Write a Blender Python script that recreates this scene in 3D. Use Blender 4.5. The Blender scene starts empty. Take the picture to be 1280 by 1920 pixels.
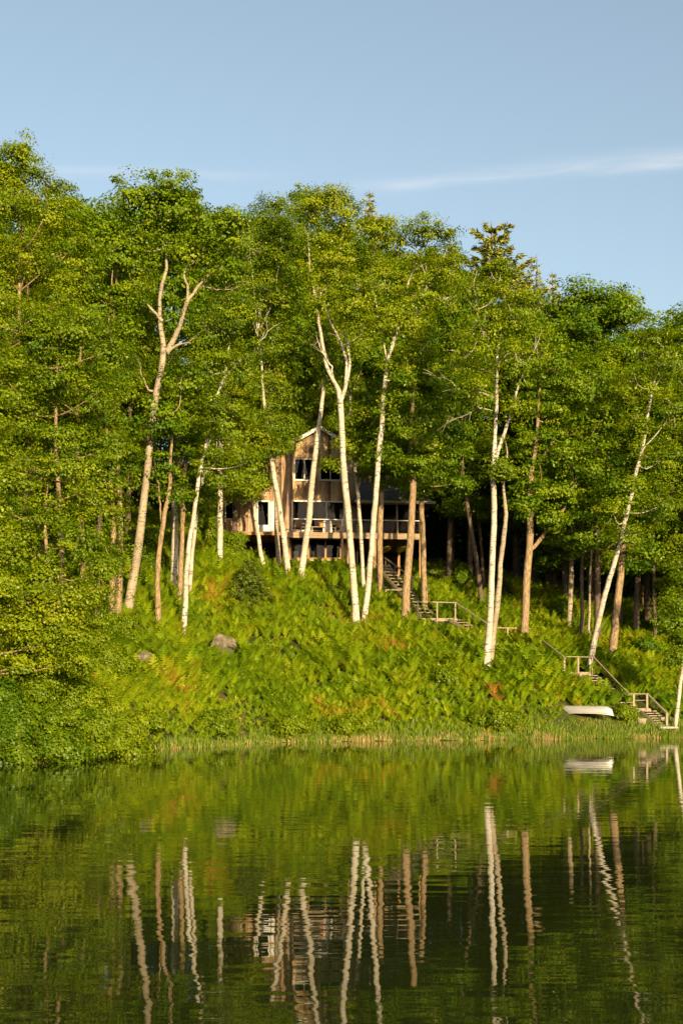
import bpy, bmesh, math, random
import numpy as np
from mathutils import Vector, Matrix

# ------------------------------------------------------------------ camera, sky, sun, exposure
scene = bpy.context.scene
col = scene.collection
F, CX, HY, H = 2400.0, 640.0, 1297.0, 2.4      # focal length and horizon in photo pixels, eye height over the lake

cam_d = bpy.data.cameras.new("camera")
cam = bpy.data.objects.new("camera", cam_d)
col.objects.link(cam)
cam.location = (0, 0, H)
cam.rotation_euler = (math.radians(90), 0, 0)
cam_d.sensor_fit = 'VERTICAL'
cam_d.sensor_height = 36.0
cam_d.lens = F / 1920 * 36.0
cam_d.shift_y = (HY - 960) / 1920
cam_d.clip_end = 5000
scene.camera = cam

SUN_EL, SUN_AZ = 13.0, 20.0        # azimuth: degrees to the right of straight behind the camera
sd = Vector((math.sin(math.radians(SUN_AZ)) * math.cos(math.radians(SUN_EL)),
             -math.cos(math.radians(SUN_AZ)) * math.cos(math.radians(SUN_EL)),
             math.sin(math.radians(SUN_EL))))
sun_d = bpy.data.lights.new("sun", 'SUN')
sun_d.energy = 4.9
sun_d.angle = math.radians(0.5)
sun_d.color = (1.0, 0.76, 0.40)
sun = bpy.data.objects.new("sun", sun_d)
col.objects.link(sun)
sun.rotation_euler = sd.to_track_quat('Z', 'Y').to_euler()

world = bpy.data.worlds.new("World")
scene.world = world
world.use_nodes = True
wn = world.node_tree
wn.nodes.clear()
def WN(t, **k):
    n = wn.nodes.new(t)
    for a, b in k.items(): setattr(n, a, b)
    return n
sky = WN('ShaderNodeTexSky')
sky.sky_type = 'NISHITA'
sky.sun_disc = False
sky.sun_elevation = math.radians(SUN_EL)
sky.sun_rotation = math.atan2(sd.x, sd.y)
sky.altitude = 200
sky.air_density = 1.0
sky.dust_density = 3.0
sky.ozone_density = 1.2
bg = WN('ShaderNodeBackground')
bg.inputs['Strength'].default_value = 0.092
wo = WN('ShaderNodeOutputWorld')
tc = WN('ShaderNodeTexCoord')
sp = WN('ShaderNodeSeparateXYZ')
wn.links.new(tc.outputs['Generated'], sp.inputs[0])
def wm(op, a, b=None, clamp=False):
    n = WN('ShaderNodeMath', operation=op, use_clamp=clamp)
    for i, v in enumerate((a, b)):
        if v is None: continue
        if isinstance(v, (int, float)): n.inputs[i].default_value = v
        else: wn.links.new(v, n.inputs[i])
    return n.outputs[0]
yy = wm('MAXIMUM', sp.outputs['Y'], 0.02)
u_ = wm('DIVIDE', sp.outputs['X'], yy)
v_ = wm('DIVIDE', sp.outputs['Z'], yy)
def cloud(u0, v0, slope, half, fade0, fade1, scale, amount):
    line = wm('ADD', wm('MULTIPLY', wm('SUBTRACT', u_, u0), slope), v0)
    nz = WN('ShaderNodeTexNoise')
    cv = WN('ShaderNodeCombineXYZ')
    wn.links.new(wm('MULTIPLY', u_, scale), cv.inputs[0])
    wn.links.new(wm('MULTIPLY', wm('SUBTRACT', v_, wm('MULTIPLY', u_, slope)), scale * 5), cv.inputs[1])
    wn.links.new(cv.outputs[0], nz.inputs['Vector'])
    nz.inputs['Detail'].default_value = 5
    nz.inputs['Scale'].default_value = 1.0
    wob = wm('MULTIPLY', wm('SUBTRACT', nz.outputs['Fac'], 0.5), half * 2.0)
    d = wm('ABSOLUTE', wm('ADD', wm('SUBTRACT', v_, line), wob))
    band = wm('SUBTRACT', 1.0, wm('DIVIDE', d, half), True)
    band = wm('MULTIPLY', band, band)
    fade = wm('DIVIDE', wm('SUBTRACT', u_, fade0), fade1 - fade0, True)
    m = wm('MULTIPLY', wm('MULTIPLY', band, fade), wm('MULTIPLY', wm('POWER', nz.outputs['Fac'], 1.8), 2.6))
    return wm('MULTIPLY', m, amount)
c1 = cloud(0.267, 0.419, 0.1, 0.016, 0.0, 0.32, 9, 0.48)
c2 = cloud(0.02, 0.397, 0.06, 0.008, -0.05, 0.05, 8, 0.22)
c3 = cloud(-0.1, 0.405, -0.02, 0.008, -0.02, -0.14, 8, 0.28)
ctot = wm('MULTIPLY', wm('ADD', wm('ADD', c1, c2), c3), wm('GREATER_THAN', sp.outputs['Y'], 0.05), True)
mixc = WN('ShaderNodeMixRGB')
wn.links.new(ctot, mixc.inputs[0])
skh = WN('ShaderNodeHueSaturation')
skh.inputs['Saturation'].default_value = 0.78
skh.inputs['Hue'].default_value = 0.488
wn.links.new(sky.outputs[0], skh.inputs['Color'])
wn.links.new(skh.outputs[0], mixc.inputs[1])
mixc.inputs[2].default_value = (4.2, 4.3, 4.4, 1)
wn.links.new(mixc.outputs[0], bg.inputs['Color'])
wn.links.new(bg.outputs[0], wo.inputs['Surface'])

scene.view_settings.view_transform = 'Standard'
scene.view_settings.look = 'None'
scene.view_settings.gamma = 1
scene.view_settings.exposure = 1.28
scene.render.engine = 'CYCLES'
scene.cycles.max_bounces = 6
scene.cycles.diffuse_bounces = 4
scene.cycles.glossy_bounces = 3
scene.cycles.transparent_max_bounces = 8
scene.cycles.caustics_reflective = False
scene.cycles.caustics_refractive = False

# ------------------------------------------------------------------ helpers
rng = np.random.default_rng(7)
random.seed(7)

def PX(px, py, Y):
    return np.array(((px - CX) / F * Y, Y, H + (HY - py) / F * Y))

def link(o, parent=None):
    col.objects.link(o)
    if parent is not None: o.parent = parent
    return o

def tag(o, label=None, cat=None, group=None, kind=None):
    for k, v in (('label', label), ('category', cat), ('group', group), ('kind', kind)):
        if v: o[k] = v
    return o

def empty(name, loc, label, cat, group=None, rz=0.0):
    o = bpy.data.objects.new(name, None)
    o.empty_display_size = 0.2
    o.location = tuple(float(a) for a in loc)
    o.rotation_euler = (0, 0, rz)
    link(o)
    return tag(o, label, cat, group)

def np_mesh(name, verts, faces, mat, parent=None, tint=None, smooth=False, mesh_name=None):
    """verts (n,3), faces (m,3|4) -> ONE mesh object"""
    verts = np.asarray(verts, dtype=np.float32)
    faces = np.asarray(faces, dtype=np.int32)
    me = bpy.data.meshes.new(mesh_name or name)
    n, k = faces.shape
    me.vertices.add(len(verts)); me.vertices.foreach_set('co', verts.ravel())
    me.loops.add(n * k); me.loops.foreach_set('vertex_index', faces.ravel())
    me.polygons.add(n); me.polygons.foreach_set('loop_start', np.arange(0, n * k, k, dtype=np.int32))
    if smooth: me.polygons.foreach_set('use_smooth', np.ones(n, dtype=bool))
    if tint is not None:
        a = me.attributes.new('tint', 'FLOAT', 'FACE')
        a.data.foreach_set('value', np.asarray(tint, dtype=np.float32))
    me.update(calc_edges=True)
    me.materials.append(mat)
    return link(bpy.data.objects.new(name, me), parent)

class MB:
    """collects boxes, bars, prisms; build() links ONE mesh object"""
    def __init__(s): s.v, s.f, s.t = [], [], []
    def poly(s, pts, faces, tint=0.5):
        b = len(s.v)
        s.v += [tuple(float(c) for c in p) for p in pts]
        for f in faces:
            s.f.append([b + i for i in f]); s.t.append(tint)
    def box(s, lo, hi, tint=0.5):
        x0, y0, z0 = lo; x1, y1, z1 = hi
        s.poly([(x0,y0,z0),(x1,y0,z0),(x1,y1,z0),(x0,y1,z0),(x0,y0,z1),(x1,y0,z1),(x1,y1,z1),(x0,y1,z1)],
               [(0,3,2,1),(4,5,6,7),(0,1,5,4),(1,2,6,5),(2,3,7,6),(3,0,4,7)], tint)
    def obox(s, c, ax, ay, az, hx, hy, hz, tint=0.5):
        c, ax, ay, az = map(Vector, (c, ax, ay, az))
        P = []
        for k in (-1, 1):
            for (i, j) in ((-1,-1),(1,-1),(1,1),(-1,1)):
                P.append(c + ax*hx*i + ay*hy*j + az*hz*k)
        s.poly(P, [(0,3,2,1),(4,5,6,7),(0,1,5,4),(1,2,6,5),(2,3,7,6),(3,0,4,7)], tint)
    def bar(s, a, b, w, h, tint=0.5):
        a, b = Vector(a), Vector(b)
        d = (b - a); L = d.length; d.normalize()
        up = Vector((0,0,1)) if abs(d.z) < 0.95 else Vector((0,1,0))
        sx = d.cross(up).normalized(); uz = sx.cross(d).normalized()
        s.obox((a+b)/2, d, sx, uz, L/2, w/2, h/2, tint)
    def tube(s, pts, rads, n=8, tint=0.5, cap=True):
        v, f = tube_arrays(pts, rads, n)
        b = len(s.v)
        s.v += [tuple(map(float, p)) for p in v]
        for q in f: s.f.append([b + int(i) for i in q]); s.t.append(tint)
        if cap:
            m = len(v)
            s.f.append([b + i for i in range(n)][::-1]); s.t.append(tint)
            s.f.append([b + m - n + i for i in range(n)]); s.t.append(tint)
    def build(s, name, mat, parent=None, bevel=0.0, smooth=False):
        me = bpy.data.meshes.new(name)
        me.from_pydata(s.v, [], s.f)
        a = me.attributes.new('tint', 'FLOAT', 'FACE')
        a.data.foreach_set('value', np.asarray(s.t, dtype=np.float32))
        me.materials.append(mat)
        if smooth: me.polygons.foreach_set('use_smooth', np.ones(len(s.f), dtype=bool))
        me.update()
        o = link(bpy.data.objects.new(name, me), parent)
        if bevel:
            m = o.modifiers.new('bevel', 'BEVEL'); m.width = bevel; m.segments = 1; m.limit_method = 'ANGLE'
        return o

def resample(pts, vals, per=4):
    """Catmull-Rom through pts (n,3) with scalar vals (n)"""
    P = np.asarray(pts, float); R = np.asarray(vals, float)
    if len(P) < 3: 
        t = np.linspace(0, 1, 4)[:, None]
        return P[0]*(1-t) + P[-1]*t, R[0]*(1-t[:,0]) + R[-1]*t[:,0]
    Q = np.vstack([2*P[0]-P[1], P, 2*P[-1]-P[-2]])
    out, ro = [], []
    for i in range(len(P)-1):
        p0, p1, p2, p3 = Q[i], Q[i+1], Q[i+2], Q[i+3]
        for k in range(per):
            t = k/per
            out.append(0.5*((2*p1)+(-p0+p2)*t+(2*p0-5*p1+4*p2-p3)*t*t+(-p0+3*p1-3*p2+p3)*t**3))
            ro.append(R[i]*(1-t)+R[i+1]*t)
    out.append(P[-1]); ro.append(R[-1])
    return np.array(out), np.array(ro)

def tube_arrays(pts, rads, n=8):
    P = np.asarray(pts, float); R = np.asarray(rads, float)
    T = np.gradient(P, axis=0); T /= np.linalg.norm(T, axis=1)[:, None] + 1e-9
    ref = np.array((0.0, 1.0, 0.0)) if abs(T[:, 1]).mean() < 0.8 else np.array((1.0, 0, 0))
    A = np.cross(T, ref); A /= np.linalg.norm(A, axis=1)[:, None] + 1e-9
    B = np.cross(T, A)
    th = np.arange(n) * 2*np.pi/n
    V = P[:, None, :] + R[:, None, None]*(np.cos(th)[None, :, None]*A[:, None, :] + np.sin(th)[None, :, None]*B[:, None, :])
    m = len(P)
    i = np.arange(m-1)[:, None]*n; j = np.arange(n)[None, :]; j2 = (j+1) % n
    Fq = np.stack([i+j, i+j2, i+n+j2, i+n+j], -1).reshape(-1, 4)
    return V.reshape(-1, 3), Fq

class Wood:
    """tubes gathered into one trunk mesh"""
    def __init__(s): s.v, s.f, s.n = [], [], 0
    def add(s, pts, rads, n=8, per=4, rough=0.0, kink=0.0):
        P, R = resample(pts, rads, per)
        if kink:
            w_ = np.cumsum(rng.normal(0, 1, P.shape), 0); w_ -= np.linspace(0, 1, len(P))[:, None]*w_[-1]; P = P+w_*kink
        if rough: R = R*(1+rng.normal(0, rough, len(R)))
        v, f = tube_arrays(P, R, n)
        s.v.append(v); s.f.append(f + s.n); s.n += len(v)
        return P
    def build(s, name, mat, parent, origin=(0,0,0)):
        return np_mesh(name, np.vstack(s.v) - np.asarray(origin), np.vstack(s.f), mat, parent, smooth=True)

def unit(a): return a/(np.linalg.norm(a, axis=-1, keepdims=True)+1e-9)

class Leaves:
    def __init__(s): s.c, s.n, s.L, s.W, s.t, s.d = [], [], [], [], [], []
    def clumps(s, C, r, per, L, W, flat=0.65, tint0=0.5, tspread=0.18, up=0.4, out=1.0, rnd=0.42, body=None):
        m = len(C)
        if m == 0: return
        r = np.broadcast_to(r, (m,))
        per_n = int(per)
        d = unit(rng.normal(size=(m, per_n, 3)))
        rad = rng.random((m, per_n, 1))**0.45
        off = d*rad*r[:, None, None]; off[..., 2] *= flat
        # irregular clump: stretch each one in a random direction
        ax = unit(rng.normal(size=(m, 1, 3))*np.array((1, 1, 0.35)))
        off = off + ax*(off*ax).sum(-1, keepdims=True)*rng.uniform(0, 0.9, (m, 1, 1))
        P = C[:, None, :] + off
        o = d if body is None else unit(d*0.6 + unit(C - body)[:, None, :]*0.8)
        N = unit(o*out + np.array((0, 0, up)) + rng.normal(size=(m, per_n, 3))*rnd)
        tc_ = tint0 + rng.normal(0, tspread, (m, 1))
        T = np.clip(tc_ + rng.normal(0, 0.06, (m, per_n)), 0, 1)
        sc = rng.uniform(0.55, 1.4, (m*per_n))
        s.c.append(P.reshape(-1, 3)); s.n.append(N.reshape(-1, 3)); s.t.append(T.ravel())
        s.L.append(L*sc); s.W.append(W*sc)
        s.d.append(rng.normal(size=(m*per_n, 3)) + np.array((0, 0, -0.5)))
    def raw(s, P, N, D, L, W, T):
        s.c.append(P); s.n.append(unit(N)); s.d.append(D); s.L.append(L); s.W.append(W); s.t.append(T)
    def build(s, name, mat, parent, origin=(0,0,0)):
        C = np.vstack(s.c) - np.asarray(origin); N = np.vstack(s.n); D = np.vstack(s.d)
        L = np.concatenate(s.L)[:, None]; W = np.concatenate(s.W)[:, None]; T = np.concatenate(s.t)
        D = unit(D - N*(D*N).sum(-1, keepdims=True)); B = np.cross(N, D)
        fold = N*W*0.18
        V = np.stack([C-D*L*0.5, C+B*W*0.5-D*L*0.06+fold, C+D*L*0.5, C-B*W*0.5-D*L*0.06+fold], 1).reshape(-1, 3)
        Fq = np.arange(len(V)).reshape(-1, 4)
        return np_mesh(name, V, Fq, mat, parent, tint=T)

# ------------------------------------------------------------------ materials
def new_mat(name):
    m = bpy.data.materials.new(name); m.use_nodes = True
    nt = m.node_tree
    return m, nt, nt.nodes['Principled BSDF'], nt.nodes['Material Output']

def ramp(nt, stops, fac):
    r = nt.nodes.new('ShaderNodeValToRGB')
    els = r.color_ramp.elements
    els[0].position, els[0].color = stops[0][0], (*stops[0][1], 1)
    els[1].position, els[1].color = stops[-1][0], (*stops[-1][1], 1)
    for p, c in stops[1:-1]:
        e = els.new(p); e.color = (*c, 1)
    nt.links.new(fac, r.inputs[0])
    return r.outputs[0]

def leaf_mat(name, stops, trans=0.45, gloss=0.012):
    m, nt, p, out = new_mat(name)
    nt.nodes.remove(p)
    at = nt.nodes.new('ShaderNodeAttribute'); at.attribute_name = 'tint'
    oi = nt.nodes.new('ShaderNodeObjectInfo')
    mm = nt.nodes.new('ShaderNodeMath'); mm.operation = 'MULTIPLY_ADD'
    nt.links.new(oi.outputs['Random'], mm.inputs[0]); mm.inputs[1].default_value = 0.34
    nt.links.new(at.outputs['Fac'], mm.inputs[2])
    ms = nt.nodes.new('ShaderNodeMath'); ms.operation = 'SUBTRACT'; ms.use_clamp = True
    nt.links.new(mm.outputs[0], ms.inputs[0]); ms.inputs[1].default_value = 0.17
    c = ramp(nt, stops, ms.outputs[0])
    df = nt.nodes.new('ShaderNodeBsdfDiffuse'); tr = nt.nodes.new('ShaderNodeBsdfTranslucent')
    gl = nt.nodes.new('ShaderNodeBsdfGlossy'); gl.inputs['Roughness'].default_value = 0.42
    gl.inputs['Color'].default_value = (0.8, 0.8, 0.8, 1)
    hs = nt.nodes.new('ShaderNodeHueSaturation'); hs.inputs['Saturation'].default_value = 1.05; hs.inputs['Value'].default_value = 1.25
    nt.links.new(c, df.inputs['Color']); nt.links.new(c, hs.inputs['Color']); nt.links.new(hs.outputs[0], tr.inputs['Color'])
    m1 = nt.nodes.new('ShaderNodeMixShader'); m1.inputs[0].default_value = trans
    nt.links.new(df.outputs[0], m1.inputs[1]); nt.links.new(tr.outputs[0], m1.inputs[2])
    m2 = nt.nodes.new('ShaderNodeMixShader'); m2.inputs[0].default_value = gloss
    nt.links.new(m1.outputs[0], m2.inputs[1]); nt.links.new(gl.outputs[0], m2.inputs[2])
    nt.links.new(m2.outputs[0], out.inputs['Surface'])
    return m

M = {}
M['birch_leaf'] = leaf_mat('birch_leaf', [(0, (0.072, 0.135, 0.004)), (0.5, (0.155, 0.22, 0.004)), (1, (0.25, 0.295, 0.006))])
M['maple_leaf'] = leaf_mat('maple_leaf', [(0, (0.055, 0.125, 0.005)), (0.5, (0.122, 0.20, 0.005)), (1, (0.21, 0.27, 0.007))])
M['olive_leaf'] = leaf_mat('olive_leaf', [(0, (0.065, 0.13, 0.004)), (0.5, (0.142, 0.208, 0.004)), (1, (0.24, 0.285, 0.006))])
M['needle'] = leaf_mat('needle', [(0, (0.02, 0.05, 0.008)), (0.5, (0.045, 0.085, 0.010)), (1, (0.10, 0.13, 0.016))], 0.15)
M['pine_needle'] = leaf_mat('pine_needle', [(0, (0.10, 0.13, 0.02)), (0.5, (0.20, 0.215, 0.035)), (1, (0.32, 0.30, 0.06))], 0.15)
M['fir_needle'] = leaf_mat('fir_needle', [(0, (0.03, 0.06, 0.006)), (0.5, (0.06, 0.10, 0.008)), (1, (0.12, 0.15, 0.012))], 0.2)
M['fern'] = leaf_mat('fern', [(0, (0.05, 0.115, 0.004)), (0.5, (0.135, 0.215, 0.004)), (0.9, (0.25, 0.305, 0.006)), (1, (0.30, 0.16, 0.025))], 0.35, 0.03)
M['reed'] = leaf_mat('reed', [(0, (0.05, 0.10, 0.006)), (0.5, (0.13, 0.19, 0.008)), (0.62, (0.24, 0.19, 0.06)), (1, (0.38, 0.27, 0.12))], 0.3, 0.01)

def coord(nt, scale, obj=True):
    t = nt.nodes.new('ShaderNodeTexCoord'); mp = nt.nodes.new('ShaderNodeMapping')
    mp.inputs['Scale'].default_value = scale
    nt.links.new(t.outputs['Object'], mp.inputs[0])
    return mp.outputs[0]
def noise(nt, scale, detail=4, rough=0.55):
    n = nt.nodes.new('ShaderNodeTexNoise'); n.inputs['Scale'].default_value = 1
    n.inputs['Detail'].default_value = detail; n.inputs['Roughness'].default_value = rough
    nt.links.new(coord(nt, scale), n.inputs['Vector'])
    return n.outputs['Fac']
def bump(nt, p, h, dist, strength=1.0):
    b = nt.nodes.new('ShaderNodeBump'); b.inputs['Distance'].default_value = dist; b.inputs['Strength'].default_value = strength
    nt.links.new(h, b.inputs['Height']); nt.links.new(b.outputs[0], p.inputs['Normal'])

def bark_mat(name, base, dark, peel, lo=0.36, hi=0.44):
    m, nt, p, out = new_mat(name)
    a = noise(nt, (2.6, 2.6, 9), 6, 0.75)
    streak = ramp(nt, [(lo, dark), (hi, base)], a)
    b = noise(nt, (1.6, 1.6, 0.8), 3)
    big = ramp(nt, [(0.42, (0, 0, 0)), (0.68, (1, 1, 1))], b)
    mx = nt.nodes.new('ShaderNodeMixRGB'); mx.inputs[2].default_value = (*peel, 1)
    nt.links.new(big, mx.inputs[0]); nt.links.new(streak, mx.inputs[1])
    nt.links.new(mx.outputs[0], p.inputs['Base Color'])
    p.inputs['Roughness'].default_value = 0.8
    bump(nt, p, a, 0.02)
    return m
M['birch_bark'] = bark_mat('birch_bark', (0.36, 0.34, 0.295), (0.045, 0.035, 0.028), (0.26, 0.22, 0.165), 0.415, 0.465)
M['aspen_bark'] = bark_mat('aspen_bark', (0.25, 0.21, 0.15), (0.045, 0.035, 0.025), (0.17, 0.135, 0.095), 0.41, 0.47)
def rough_bark(name, a_, b_, c_):
    m, nt, p, out = new_mat(name)
    a = noise(nt, (14, 14, 3.5), 6, 0.7)
    nt.links.new(ramp(nt, [(0.35, a_), (0.52, b_), (0.7, c_)], a), p.inputs['Base Color'])
    p.inputs['Roughness'].default_value = 0.9
    bump(nt, p, a, 0.04)
    return m
M['brown_bark'] = rough_bark('brown_bark', (0.07, 0.047, 0.025), (0.21, 0.145, 0.08), (0.34, 0.25, 0.14))
M['dark_bark'] = rough_bark('dark_bark', (0.03, 0.02, 0.015), (0.08, 0.055, 0.04), (0.14, 0.10, 0.07))

def plain(name, c, rough=0.7, spec=0.3, var=0.0, metal=0.0, nscale=(6, 6, 6)):
    m, nt, p, out = new_mat(name)
    p.inputs['Base Color'].default_value = (*c, 1)
    p.inputs['Roughness'].default_value = rough
    p.inputs['Specular IOR Level'].default_value = spec
    p.inputs['Metallic'].default_value = metal
    if var:
        n = noise(nt, nscale, 5)
        lo = tuple(x*(1-var) for x in c); hi = tuple(min(1, x*(1+var)) for x in c)
        nt.links.new(ramp(nt, [(0.3, lo), (0.7, hi)], n), p.inputs['Base Color'])
    return m
M['white_paint'] = plain('white_paint', (0.407, 0.402, 0.385), 0.5, 0.4, 0.08)
M['stair_wood'] = plain('stair_wood', (0.226, 0.187, 0.133), 0.85, 0.2, 0.35, nscale=(9, 9, 30))
M['deck_wood'] = plain('deck_wood', (0.216, 0.162, 0.108), 0.85, 0.2, 0.4, nscale=(1.5, 9, 20))
M['plywood'] = plain('plywood', (0.275, 0.182, 0.088), 0.8, 0.2, 0.18, nscale=(6, 6, 1))
M['roof_metal'] = plain('roof_metal', (0.252, 0.252, 0.252), 0.45, 0.5, 0.1)
M['shingle'] = plain('shingle', (0.075, 0.08, 0.09), 0.9, 0.2, 0.4, nscale=(3, 8, 8))
M['aluminium'] = plain('aluminium', (0.396, 0.39, 0.372), 0.42, 0.5, 0.10, 0.35, nscale=(0.8, 6, 6))
M['concrete'] = plain('concrete', (0.312, 0.288, 0.252), 0.9, 0.2, 0.15)
M['interior_wood'] = plain('interior_wood', (0.22, 0.11, 0.045), 0.7, 0.3, 0.5, nscale=(7, 7, 0.5))
M['dark_interior'] = plain('dark_interior', (0.012, 0.010, 0.008), 0.9, 0.2, 0.3)  # near black: shade of the porch and undercroft put into the colour
M['curtain'] = plain('curtain', (0.294, 0.21, 0.112), 0.9, 0.1, 0.2, nscale=(12, 12, 0.4))
M['sky_tinted_white'] = plain('sky_tinted_white', (0.252, 0.3, 0.348), 0.4, 0.5, 0.1)  # white surfaces and panes, the sky they reflect put into the colour
M['chair_fabric'] = plain('chair_fabric', (0.20, 0.14, 0.10), 0.8, 0.2, 0.2)
M['grill_cover'] = plain('grill_cover', (0.33, 0.31, 0.30), 0.8, 0.2, 0.2)
M['terracotta'] = plain('terracotta', (0.62, 0.19, 0.05), 0.8, 0.2, 0.2)
M['yellow_plastic'] = plain('yellow_plastic', (0.55, 0.52, 0.04), 0.45, 0.4, 0.1)
M['dark_metal'] = plain('dark_metal', (0.05, 0.045, 0.04), 0.6, 0.4)
M['stump_wood'] = plain('stump_wood', (0.34, 0.13, 0.05), 0.9, 0.1, 0.5, nscale=(10, 10, 2))

def stone_mat():
    m, nt, p, out = new_mat('stone')
    a = noise(nt, (3, 3, 3), 7, 0.65); b = noise(nt, (14, 14, 14), 4)
    c1 = ramp(nt, [(0.34, (0.035, 0.03, 0.022)), (0.5, (0.10, 0.082, 0.055)), (0.66, (0.19, 0.165, 0.115))], a)
    nt.links.new(c1, p.inputs['Base Color']); p.inputs['Roughness'].default_value = 0.9
    bump(nt, p, b, 0.05)
    return m
M['stone'] = stone_mat()

def siding_mat():
    m, nt, p, out = new_mat('weathered_siding')
    at = nt.nodes.new('ShaderNodeAttribute'); at.attribute_name = 'tint'
    c = ramp(nt, [(0, (0.075, 0.052, 0.034)), (0.25, (0.18, 0.115, 0.066)), (0.6, (0.34, 0.22, 0.12)), (0.9, (0.47, 0.32, 0.18)), (1, (0.28, 0.245, 0.20))], at.outputs['Fac'])
    n = noise(nt, (16, 16, 1.3), 6, 0.7)
    st = ramp(nt, [(0.32, (0.30, 0.25, 0.22)), (0.55, (1, 1, 1))], n)
    n2 = noise(nt, (1.2, 1.2, 0.7), 4, 0.6)
    st2 = ramp(nt, [(0.35, (0.50, 0.45, 0.42)), (0.55, (1, 1, 1))], n2)
    mx = nt.nodes.new('ShaderNodeMixRGB'); mx.blend_type = 'MULTIPLY'; mx.inputs[0].default_value = 0.8
    nt.links.new(c, mx.inputs[1]); nt.links.new(st, mx.inputs[2])
    m2 = nt.nodes.new('ShaderNodeMixRGB'); m2.blend_type = 'MULTIPLY'; m2.inputs[0].default_value = 0.8
    nt.links.new(mx.outputs[0], m2.inputs[1]); nt.links.new(st2, m2.inputs[2])
    nt.links.new(m2.outputs[0], p.inputs['Base Color']); p.inputs['Roughness'].default_value = 0.85
    bump(nt, p, n, 0.01)
    return m
M['siding'] = siding_mat()

def glass_mat(name, gl_amount, tintc):
    m, nt, p, out = new_mat(name)
    nt.nodes.remove(p)
    tr = nt.nodes.new('ShaderNodeBsdfTransparent'); tr.inputs[0].default_value = (*tintc, 1)
    gl = nt.nodes.new('ShaderNodeBsdfGlossy'); gl.inputs['Roughness'].default_value = 0.02
    fr = nt.nodes.new('ShaderNodeFresnel'); fr.inputs[0].default_value = 1.5
    ad = nt.nodes.new('ShaderNodeMath'); ad.operation = 'MULTIPLY'; ad.inputs[1].default_value = gl_amount
    nt.links.new(fr.outputs[0], ad.inputs[0])
    mx = nt.nodes.new('ShaderNodeMixShader')
    nt.links.new(ad.outputs[0], mx.inputs[0]); nt.links.new(tr.outputs[0], mx.inputs[1]); nt.links.new(gl.outputs[0], mx.inputs[2])
    nt.links.new(mx.outputs[0], out.inputs['Surface'])
    return m
M['glass'] = glass_mat('glass', 0.12, (0.45, 0.45, 0.44))
M['screen'] = glass_mat('screen', 0.04, (0.30, 0.30, 0.32))

def ground_mat():
    m, nt, p, out = new_mat('forest_floor')
    a = noise(nt, (0.35, 0.35, 0.35), 6, 0.65); b = noise(nt, (5, 5, 5), 5, 0.7)
    c = ramp(nt, [(0.35, (0.035, 0.045, 0.012)), (0.52, (0.06, 0.075, 0.016)), (0.66, (0.13, 0.085, 0.045))], a)
    d = ramp(nt, [(0.3, (0.45, 0.42, 0.4)), (0.7, (1, 1, 1))], b)
    mx = nt.nodes.new('ShaderNodeMixRGB'); mx.blend_type = 'MULTIPLY'; mx.inputs[0].default_value = 1
    nt.links.new(c, mx.inputs[1]); nt.links.new(d, mx.inputs[2])
    nt.links.new(mx.outputs[0], p.inputs['Base Color']); p.inputs['Roughness'].default_value = 0.95
    p.inputs['Specular IOR Level'].default_value = 0.1
    bump(nt, p, b, 0.08)
    return m
M['ground'] = ground_mat()

def water_mat():
    m, nt, p, out = new_mat('lake_water')
    p.inputs['Base Color'].default_value = (0.014, 0.020, 0.004, 1)
    p.inputs['Roughness'].default_value = 0.015
    p.inputs['IOR'].default_value = 1.333
    a = noise(nt, (0.55, 1.5, 1), 2, 0.5)
    b = noise(nt, (1.6, 5.0, 1), 2, 0.5)
    mm = nt.nodes.new('ShaderNodeMath'); mm.operation = 'MULTIPLY_ADD'
    nt.links.new(b, mm.inputs[0]); mm.inputs[1].default_value = 0.14; nt.links.new(a, mm.inputs[2])
    # calmer and rougher patches
    k = ramp(nt, [(0.38, (0.3, 0.3, 0.3)), (0.62, (1, 1, 1))], noise(nt, (0.035, 0.10, 1), 3))
    bp = nt.nodes.new('ShaderNodeBump'); bp.inputs['Distance'].default_value = 0.008
    nt.links.new(mm.outputs[0], bp.inputs['Height']); nt.links.new(k, bp.inputs['Strength'])
    nt.links.new(bp.outputs[0], p.inputs['Normal'])
    return m
M['water'] = water_mat()

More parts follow.
